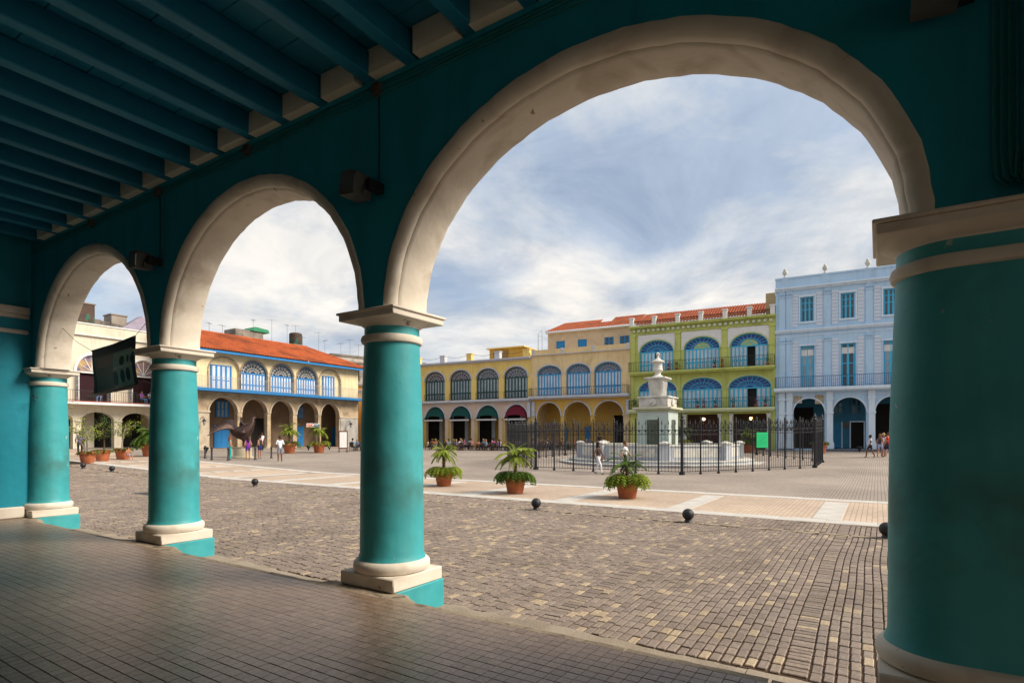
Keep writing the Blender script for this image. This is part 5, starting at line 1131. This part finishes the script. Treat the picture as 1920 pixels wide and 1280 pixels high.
skin_mesh([(-.1, 0, 2.2), (-.1, 0, 2.6), (-.1, 0, 2.78), (-.08, 0, 2.98), (-.08, .2, 2.55), (.12, .25, 2.35), (.35, .1, 2.4), (-.08, -.2, 2.55), (.12, -.25, 2.4), (.3, -.12, 2.5), (.1, .35, 2.0), (.05, .38, 1.6), (.1, -.35, 2.0), (.05, -.38, 1.6)], [(0, 1), (1, 2), (2, 3), (1, 4), (4, 5), (5, 6), (1, 7), (7, 8), (8, 9), (0, 10), (10, 11), (0, 12), (12, 13)], [.16, .15, .06, .11, .07, .05, .04, .07, .05, .04, .1, .06, .1, .06], 'rider', [BRONZE], t)
# ================================================================ people
PV = {'pel': (0, 0, .95), 'wai': (0, 0, 1.08), 'che': (0, 0, 1.30), 'nec': (0, 0, 1.46), 'chi': (0, .015, 1.54), 'hea': (0, .012, 1.64), 'top': (0, -.005, 1.72)}
def person(label, x, y, head, h=1.7, shirt=(.5, .5, .5), legs=(.1, .1, .15), skin=SKIN, hair=(.02, .015, .01), shoes=(.3, .3, .3), long_legs=True, sleeve=.5, pose='stand', group=None, z=None, sex='m', bag=None, hairlen=0):
    """continuous body grown over a posed skeleton; heading 0 looks along +y"""
    t = thing('person', label, 'person', (x, y, zp(x, y) if z is None else z), head, group); s = h/1.74; t.scale = (s, s, s)
    V = dict(PV); st = 0; wd = .17 if sex == 'm' else .15; R = {}
    hipx = .095; kn, an = {}, {}
    for sg, n in ((-1, 'l'), (1, 'r')):
        V['hip'+n] = (sg*hipx, 0, .90); fy = {'stand': .0, 'walk': .24*sg, 'sit': .42}[pose]
        if pose == 'sit': V['kne'+n] = (sg*.13, .42, .93); V['ank'+n] = (sg*.13, .44, .52); V['toe'+n] = (sg*.14, .60, .48)
        elif pose == 'walk': V['kne'+n] = (sg*.09, .15*sg+.06, .50); V['ank'+n] = (sg*.085, .27*sg-.03, .09+(.05 if sg < 0 else 0)); V['toe'+n] = (sg*.09, .27*sg+.12, .035)
        else: V['kne'+n] = (sg*.10, .02, .50); V['ank'+n] = (sg*.11, -.01, .085); V['toe'+n] = (sg*.13, .14, .03)
        V['sho'+n] = (sg*wd, 0, 1.40)
        if pose == 'sit': V['elb'+n] = (sg*.24, .1, 1.14); V['wri'+n] = (sg*.16, .34, 1.12); V['fin'+n] = (sg*.12, .44, 1.12); V['thu'+n] = (sg*.10, .36, 1.16)
        elif pose == 'walk': V['elb'+n] = (sg*.25, -.10*sg-.02, 1.13); V['wri'+n] = (sg*.25, -.16*sg+.10, .90); V['fin'+n] = (sg*.24, -.16*sg+.14, .78); V['thu'+n] = (sg*.22, -.16*sg+.16, .85)
        else: V['elb'+n] = (sg*.25, -.04, 1.13); V['wri'+n] = (sg*.22, .12, .95); V['fin'+n] = (sg*.19, .2, .86); V['thu'+n] = (sg*.17, .18, .92)
    names = list(V); ix = {n: i for i, n in enumerate(names)}
    rad = {'pel': (.15, .11), 'wai': (.135, .10), 'che': (.165, .115), 'nec': (.058, .058), 'chi': (.07, .075), 'hea': (.082, .098), 'top': (.055, .065), 'hip': (.095, .10), 'kne': (.06, .062), 'ank': (.042, .045), 'toe': (.035, .028), 'sho': (.062, .062), 'elb': (.043, .043), 'wri': (.032, .03), 'fin': (.022, .014), 'thu': (.012, .012)}
    rl = [rad[n if n in rad else n[:-1]] for n in names]
    E_ = [('pel', 'wai'), ('wai', 'che'), ('che', 'nec'), ('nec', 'chi'), ('chi', 'hea'), ('hea', 'top')]
    for n in 'lr': E_ += [('pel', 'hip'+n), ('hip'+n, 'kne'+n), ('kne'+n, 'ank'+n), ('ank'+n, 'toe'+n), ('che', 'sho'+n), ('sho'+n, 'elb'+n), ('elb'+n, 'wri'+n), ('wri'+n, 'fin'+n), ('wri'+n, 'thu'+n)]
    M_ = [skin, fabric(shirt), fabric(legs), fabric(shoes)]; B_ = {}
    for a, b in E_:
        k = b[:3]
        if k in ('nec', 'chi', 'hea', 'top', 'fin', 'thu', 'wri'): sp = [(9, 0)]
        elif k in ('wai', 'che', 'sho'): sp = [(9, 1)]
        elif k == 'hip': sp = [(9, 2)]
        elif k == 'elb': sp = [(sleeve, 1), (9, 0)] if sleeve > 0 else [(9, 0)]
        elif k == 'kne': sp = [(9, 2)] if long_legs else [(.85 if sex == 'm' else .5, 2), (9, 0)]
        elif k == 'ank': sp = [(9, 2)] if long_legs else [(9, 0)]
        else: sp = [(9, 3)]
        if a == 'che' and k == 'nec': sp = [(.55, 1), (9, 0)]
        B_[ix[a], ix[b]] = sp
    b = skin_mesh([V[n] for n in names], [(ix[a], ix[c_]) for a, c_ in E_], rl, 'body', M_, t, B_, 1, ix['pel'])
    m = MB(); m.lathe([(.004, .135), (.06, .12), (.092, .075), (.102, .02), (.098, -.03), (.085, -.06)], 12, (0, -.018, 1.635))
    if hairlen: m.lathe([(.09, .02), (.10, -.08), (.09, -.16-hairlen*.5), (.05, -.2-hairlen)], 10, (0, -.045, 1.62))
    m.build('hair', fabric(hair), t, True)
    m = MB(); m.sphere((0, .112, 1.615), .016, 6, 4, 1.4); m.build('nose', skin, t, True)
    if bag: MB().cbox(-.28, -.1, .75, -.16, .12, 1.0, .02).tube([(-.22, 0, 1.0), (-.1, .05, 1.25), (.1, 0, 1.46)], .012, 5).build('bag', fabric(bag), t)
    return t
face = lambda dx, dy: math.atan2(-dx, dy)
person('woman in dark top and white trousers walking past the fountain railing', -11.78, 26.2, face(1, -.1), 1.62, (.04, .03, .03), (.7, .7, .72), SKIND, (.02, .012, .01), (.1, .06, .05), True, 0, 'walk', sex='f', bag=(.25, .12, .06), hairlen=.15)
person('man in white shirt and black trousers walking behind the third potted palm', -10.75, 27.2, face(1, .1), 1.68, (.75, .75, .75), (.02, .02, .025), SKIN, (.12, .06, .03), (.03, .03, .03), True, .9, 'walk')
person('woman in turquoise top and trousers beside the rooster statue', -37.2, 22.0, face(.3, 1), 1.62, (.08, .62, .5), (.04, .48, .42), SKIN, (.2, .06, .03), (.3, .2, .15), True, 0, 'stand', sex='f', hairlen=.1)
person('woman in purple top and tiny shorts facing the rooster statue', -36.46, 22.84, face(-1, .3), 1.62, (.22, .02, .35), (.08, .03, .25), SKIN, (.03, .015, .02), (.35, .2, .12), False, 0, 'stand', sex='f', hairlen=.15)
person('woman in black top and navy shorts standing by the statue post', -36.7, 23.9, face(-1, -.3), 1.68, (.015, .02, .02), (.02, .03, .14), SKIN, (.03, .02, .015), (.6, .6, .6), False, 0, 'stand', sex='f')
person('man in white shirt and grey shorts standing alone facing the rooster statue', -33.4, 23.2, face(-1, .35), 1.76, (.72, .74, .8), (.22, .24, .3), SKIND, (.05, .04, .04), (.5, .5, .5), False, .9, 'stand')
person('person in pale shirt beside a stone column of the arcade', -47.6, 31.2, face(1, 0), 1.7, (.6, .65, .75), (.03, .04, .1), SKIND, sleeve=.6)
person('person in white top and black shorts walking by the blue building', -.45, 47.6, face(-.8, -.4), 1.62, (.65, .62, .72), (.02, .02, .03), SKIND, (.02, .015, .012), (.2, .1, .1), False, .4, 'walk', sex='f')
person('woman in dark top and pale blue shorts beside the red shirted man', .15, 48.2, face(.3, 1), 1.68, (.05, .05, .08), (.4, .45, .7), SKIN, (.2, .1, .05), (.3, .15, .1), False, 0, 'walk', sex='f', hairlen=.1)
person('blonde person in white shirt among the group by the blue building', .36, 49.1, face(.2, 1), 1.72, (.7, .7, .72), (.05, .05, .08), SKIN, (.5, .38, .2), (.3, .2, .2), False, .5, 'walk')
person('man in bright red shirt walking with the group by the blue building', .62, 48.5, face(-.9, .3), 1.78, (.6, .03, .025), (.05, .03, .06), SKIN, (.1, .05, .03), (.2, .1, .1), False, .6, 'walk')
person('man in purple shirt and dark trousers by the end column', -46.6, 16.7, face(-1, .2), 1.75, (.28, .2, .45), (.02, .02, .025), SKIND, sleeve=.9)
person('child with bare arms sitting beside the spreading potted tree', -40.55, 17.15, face(1, .2), 1.15, (.35, .15, .08), (.4, .35, .5), SKIN, (.05, .03, .02), (.5, .5, .5), False, 0, 'sit', z=zp(-40.5, 17)-.3)
person('dark dressed person standing behind the fountain railing', -22.6, 50.5, face(0, -1), 1.74, (.02, .02, .025), (.02, .02, .02), SKIND)
person('person in pale blue shirt beyond the fountain basin', -18.2, 50.8, face(.3, -1), 1.7, (.45, .55, .7), (.05, .06, .12), SKIND, sleeve=.8)
# menu stand by the stone house
t = thing('menu_stand', 'tall framed menu board on legs by the grey plastered pier', 'sign', (-42.2, 36.0, zp(-42.2, 36)), RAD(60)); MB().cbox(-.42, -.05, .3, .42, .05, 2.0, .02).build('frame', mat('red_wood', (.14, .04, .03), None, 5, .7), t); MB().box(-.33, -.062, .42, .33, -.052, 1.88).build('menu_sheet', WHITEP, t)
for x in (-.36, .36): MB().cbox(x-.05, -.25, 0, x+.05, .25, .08, .01).cbox(x-.04, -.04, .08, x+.04, .04, .3, .01).build('leg', BARK, t)
# ---- cafe terraces
CF = [((.45, .12, .08), 'red'), ((.3, .15, .45), 'purple'), ((.06, .22, .4), 'blue'), ((.65, .6, .58), 'white'), ((.5, .1, .25), 'pink'), ((.55, .2, .1), 'orange'), ((.03, .04, .08), 'navy'), ((.3, .45, .6), 'light blue')]
def cafe_table(lb, x, y, grp):
    t = thing('cafe_table', lb, 'table', (x, y, zp(x, y)), 0, grp); MB().lathe([(.42, .70), (.42, .73), (.0, .73)], 16).build('top', fabric((.25, .2, .18)), t); MB().lathe([(.24, 0), (.22, .03), (.03, .05), (.03, .70)], 10).build('stem', BLACK, t); return t
chair0 = None
def cafe_chair(lb, x, y, rz, grp):
    global chair0
    if chair0 is None:
        t = chair0 = thing('cafe_chair', lb, 'chair', (x, y, zp(x, y)), rz, grp); cm = mat('dark_wicker', (.05, .035, .03), None, 8, .8)
        MB().cbox(-.22, -.22, .42, .22, .22, .46, .015).build('seat', cm, t); MB().cbox(-.22, -.25, .46, .22, -.21, .88, .015).build('backrest', cm, t)
        for sx in (-.19, .19):
            for sy in (-.19, .19): MB().box(sx-.018, sy-.018, 0, sx+.018, sy+.018, .42).build('leg', cm, t)
    else: t = copy_tree(chair0); t['label'] = lb; t['group'] = grp; t.location = (x, y, zp(x, y)); t.rotation_euler = (0, 0, rz)
    return t
def cafe(cx, cy, ux, uy, n, rows, seed, place, grp):
    rg = random.Random(seed); k = 0
    for r_ in range(rows):
        for i in range(n):
            x = cx+ux*1.75*i-uy*1.7*r_+rg.uniform(-.15, .15); y = cy+uy*1.75*i+ux*1.7*r_+rg.uniform(-.15, .15)
            cafe_table('round cafe table among seated guests '+place, x, y, 'cafe tables '+grp)
            for a in rg.sample((0, 1, 2, 3), 3 if r_ == 0 else 2):
                an = a*pi/2+rg.uniform(-.3, .3)+.6; px_, py_ = x+.72*cos(an), y+.72*sin(an); hd = face(-cos(an), -sin(an))
                cafe_chair('dark wicker cafe chair '+place, px_, py_, hd, 'cafe chairs '+grp)
                c_, nm = CF[(k*5+seed) % 8]; k += 1
                person('person in %s top seated at a cafe table %s' % (nm, place), px_-.08*cos(an), py_-.08*sin(an), hd, rg.uniform(1.6, 1.75), c_, rg.choice(((.03, .04, .09), (.1, .1, .1), (.3, .28, .25))), rg.choice((SKIN, SKIND)), rg.choice(((.02, .015, .01), (.08, .04, .02), (.3, .2, .1))), (.1, .1, .1), bool(rg.random() < .5), .5, 'sit', 'seated guests '+grp, zp(px_, py_)-.47)
cafe(-41.0, 47.6, .98, .16, 8, 2, 3, 'under the awnings', 'under the awnings')
cafe(-43.6, 38.6, .3, 1, 3, 1, 5, 'beside the stone house', 'beside the stone house')
cafe(-28.5, 51.8, .98, .1, 3, 1, 9, 'before the ochre arches', 'before the ochre arches')
for i, (y, c_, nm) in enumerate(((25.35, (.3, .08, .5), 'violet'), (26.1, (.6, .6, .7), 'pale'), (22.0, (.45, .08, .06), 'red'))):
    person('person in %s top seated on the terrace of the white building' % nm, -57.3, y, face(1, .6-.6*i), 1.7, c_, (.15, .25, .45), SKIN, sleeve=.5, pose='sit', z=4.58-.47)
    cafe_chair('dark chair on the white building terrace under the %s topped guest' % nm, -57.35, y, face(1, .6-.6*i), 'terrace chairs').location.z = 4.58
# scrubby dark tree at the mouth of the street
rg = random.Random(90); t = thing('street_tree', 'dark leafy tree at the mouth of the side street', 'tree', (-49, 49.5, .3)); MB().tube([(0, 0, 0), (.1, 0, 1.2), (0, .1, 2.4)], .12, 7, .06).build('trunk', BARK, t); m = MB()
for k in range(1800): v = Vector((rg.gauss(0, .8), rg.gauss(0, .8), rg.gauss(2.6, .8))); leaflet(m, v, Vector((rg.uniform(-1, 1), rg.uniform(-1, 1), rg.uniform(-.6, .4))), .28, .07)
m.build('crown', LEAFD, t)
t = thing('manhole_cover', 'flat dark iron cover set in the near paving', 'cover', (-20.2, 9.4, zp(-20, 6)+.03)); MB().cbox(-.75, -.45, -.02, .75, .45, 0, .005).build('plate', BLACK, t); MB().cbox(-.82, -.52, -.03, .82, .52, -.008, .005).build('rim', STONE, t)
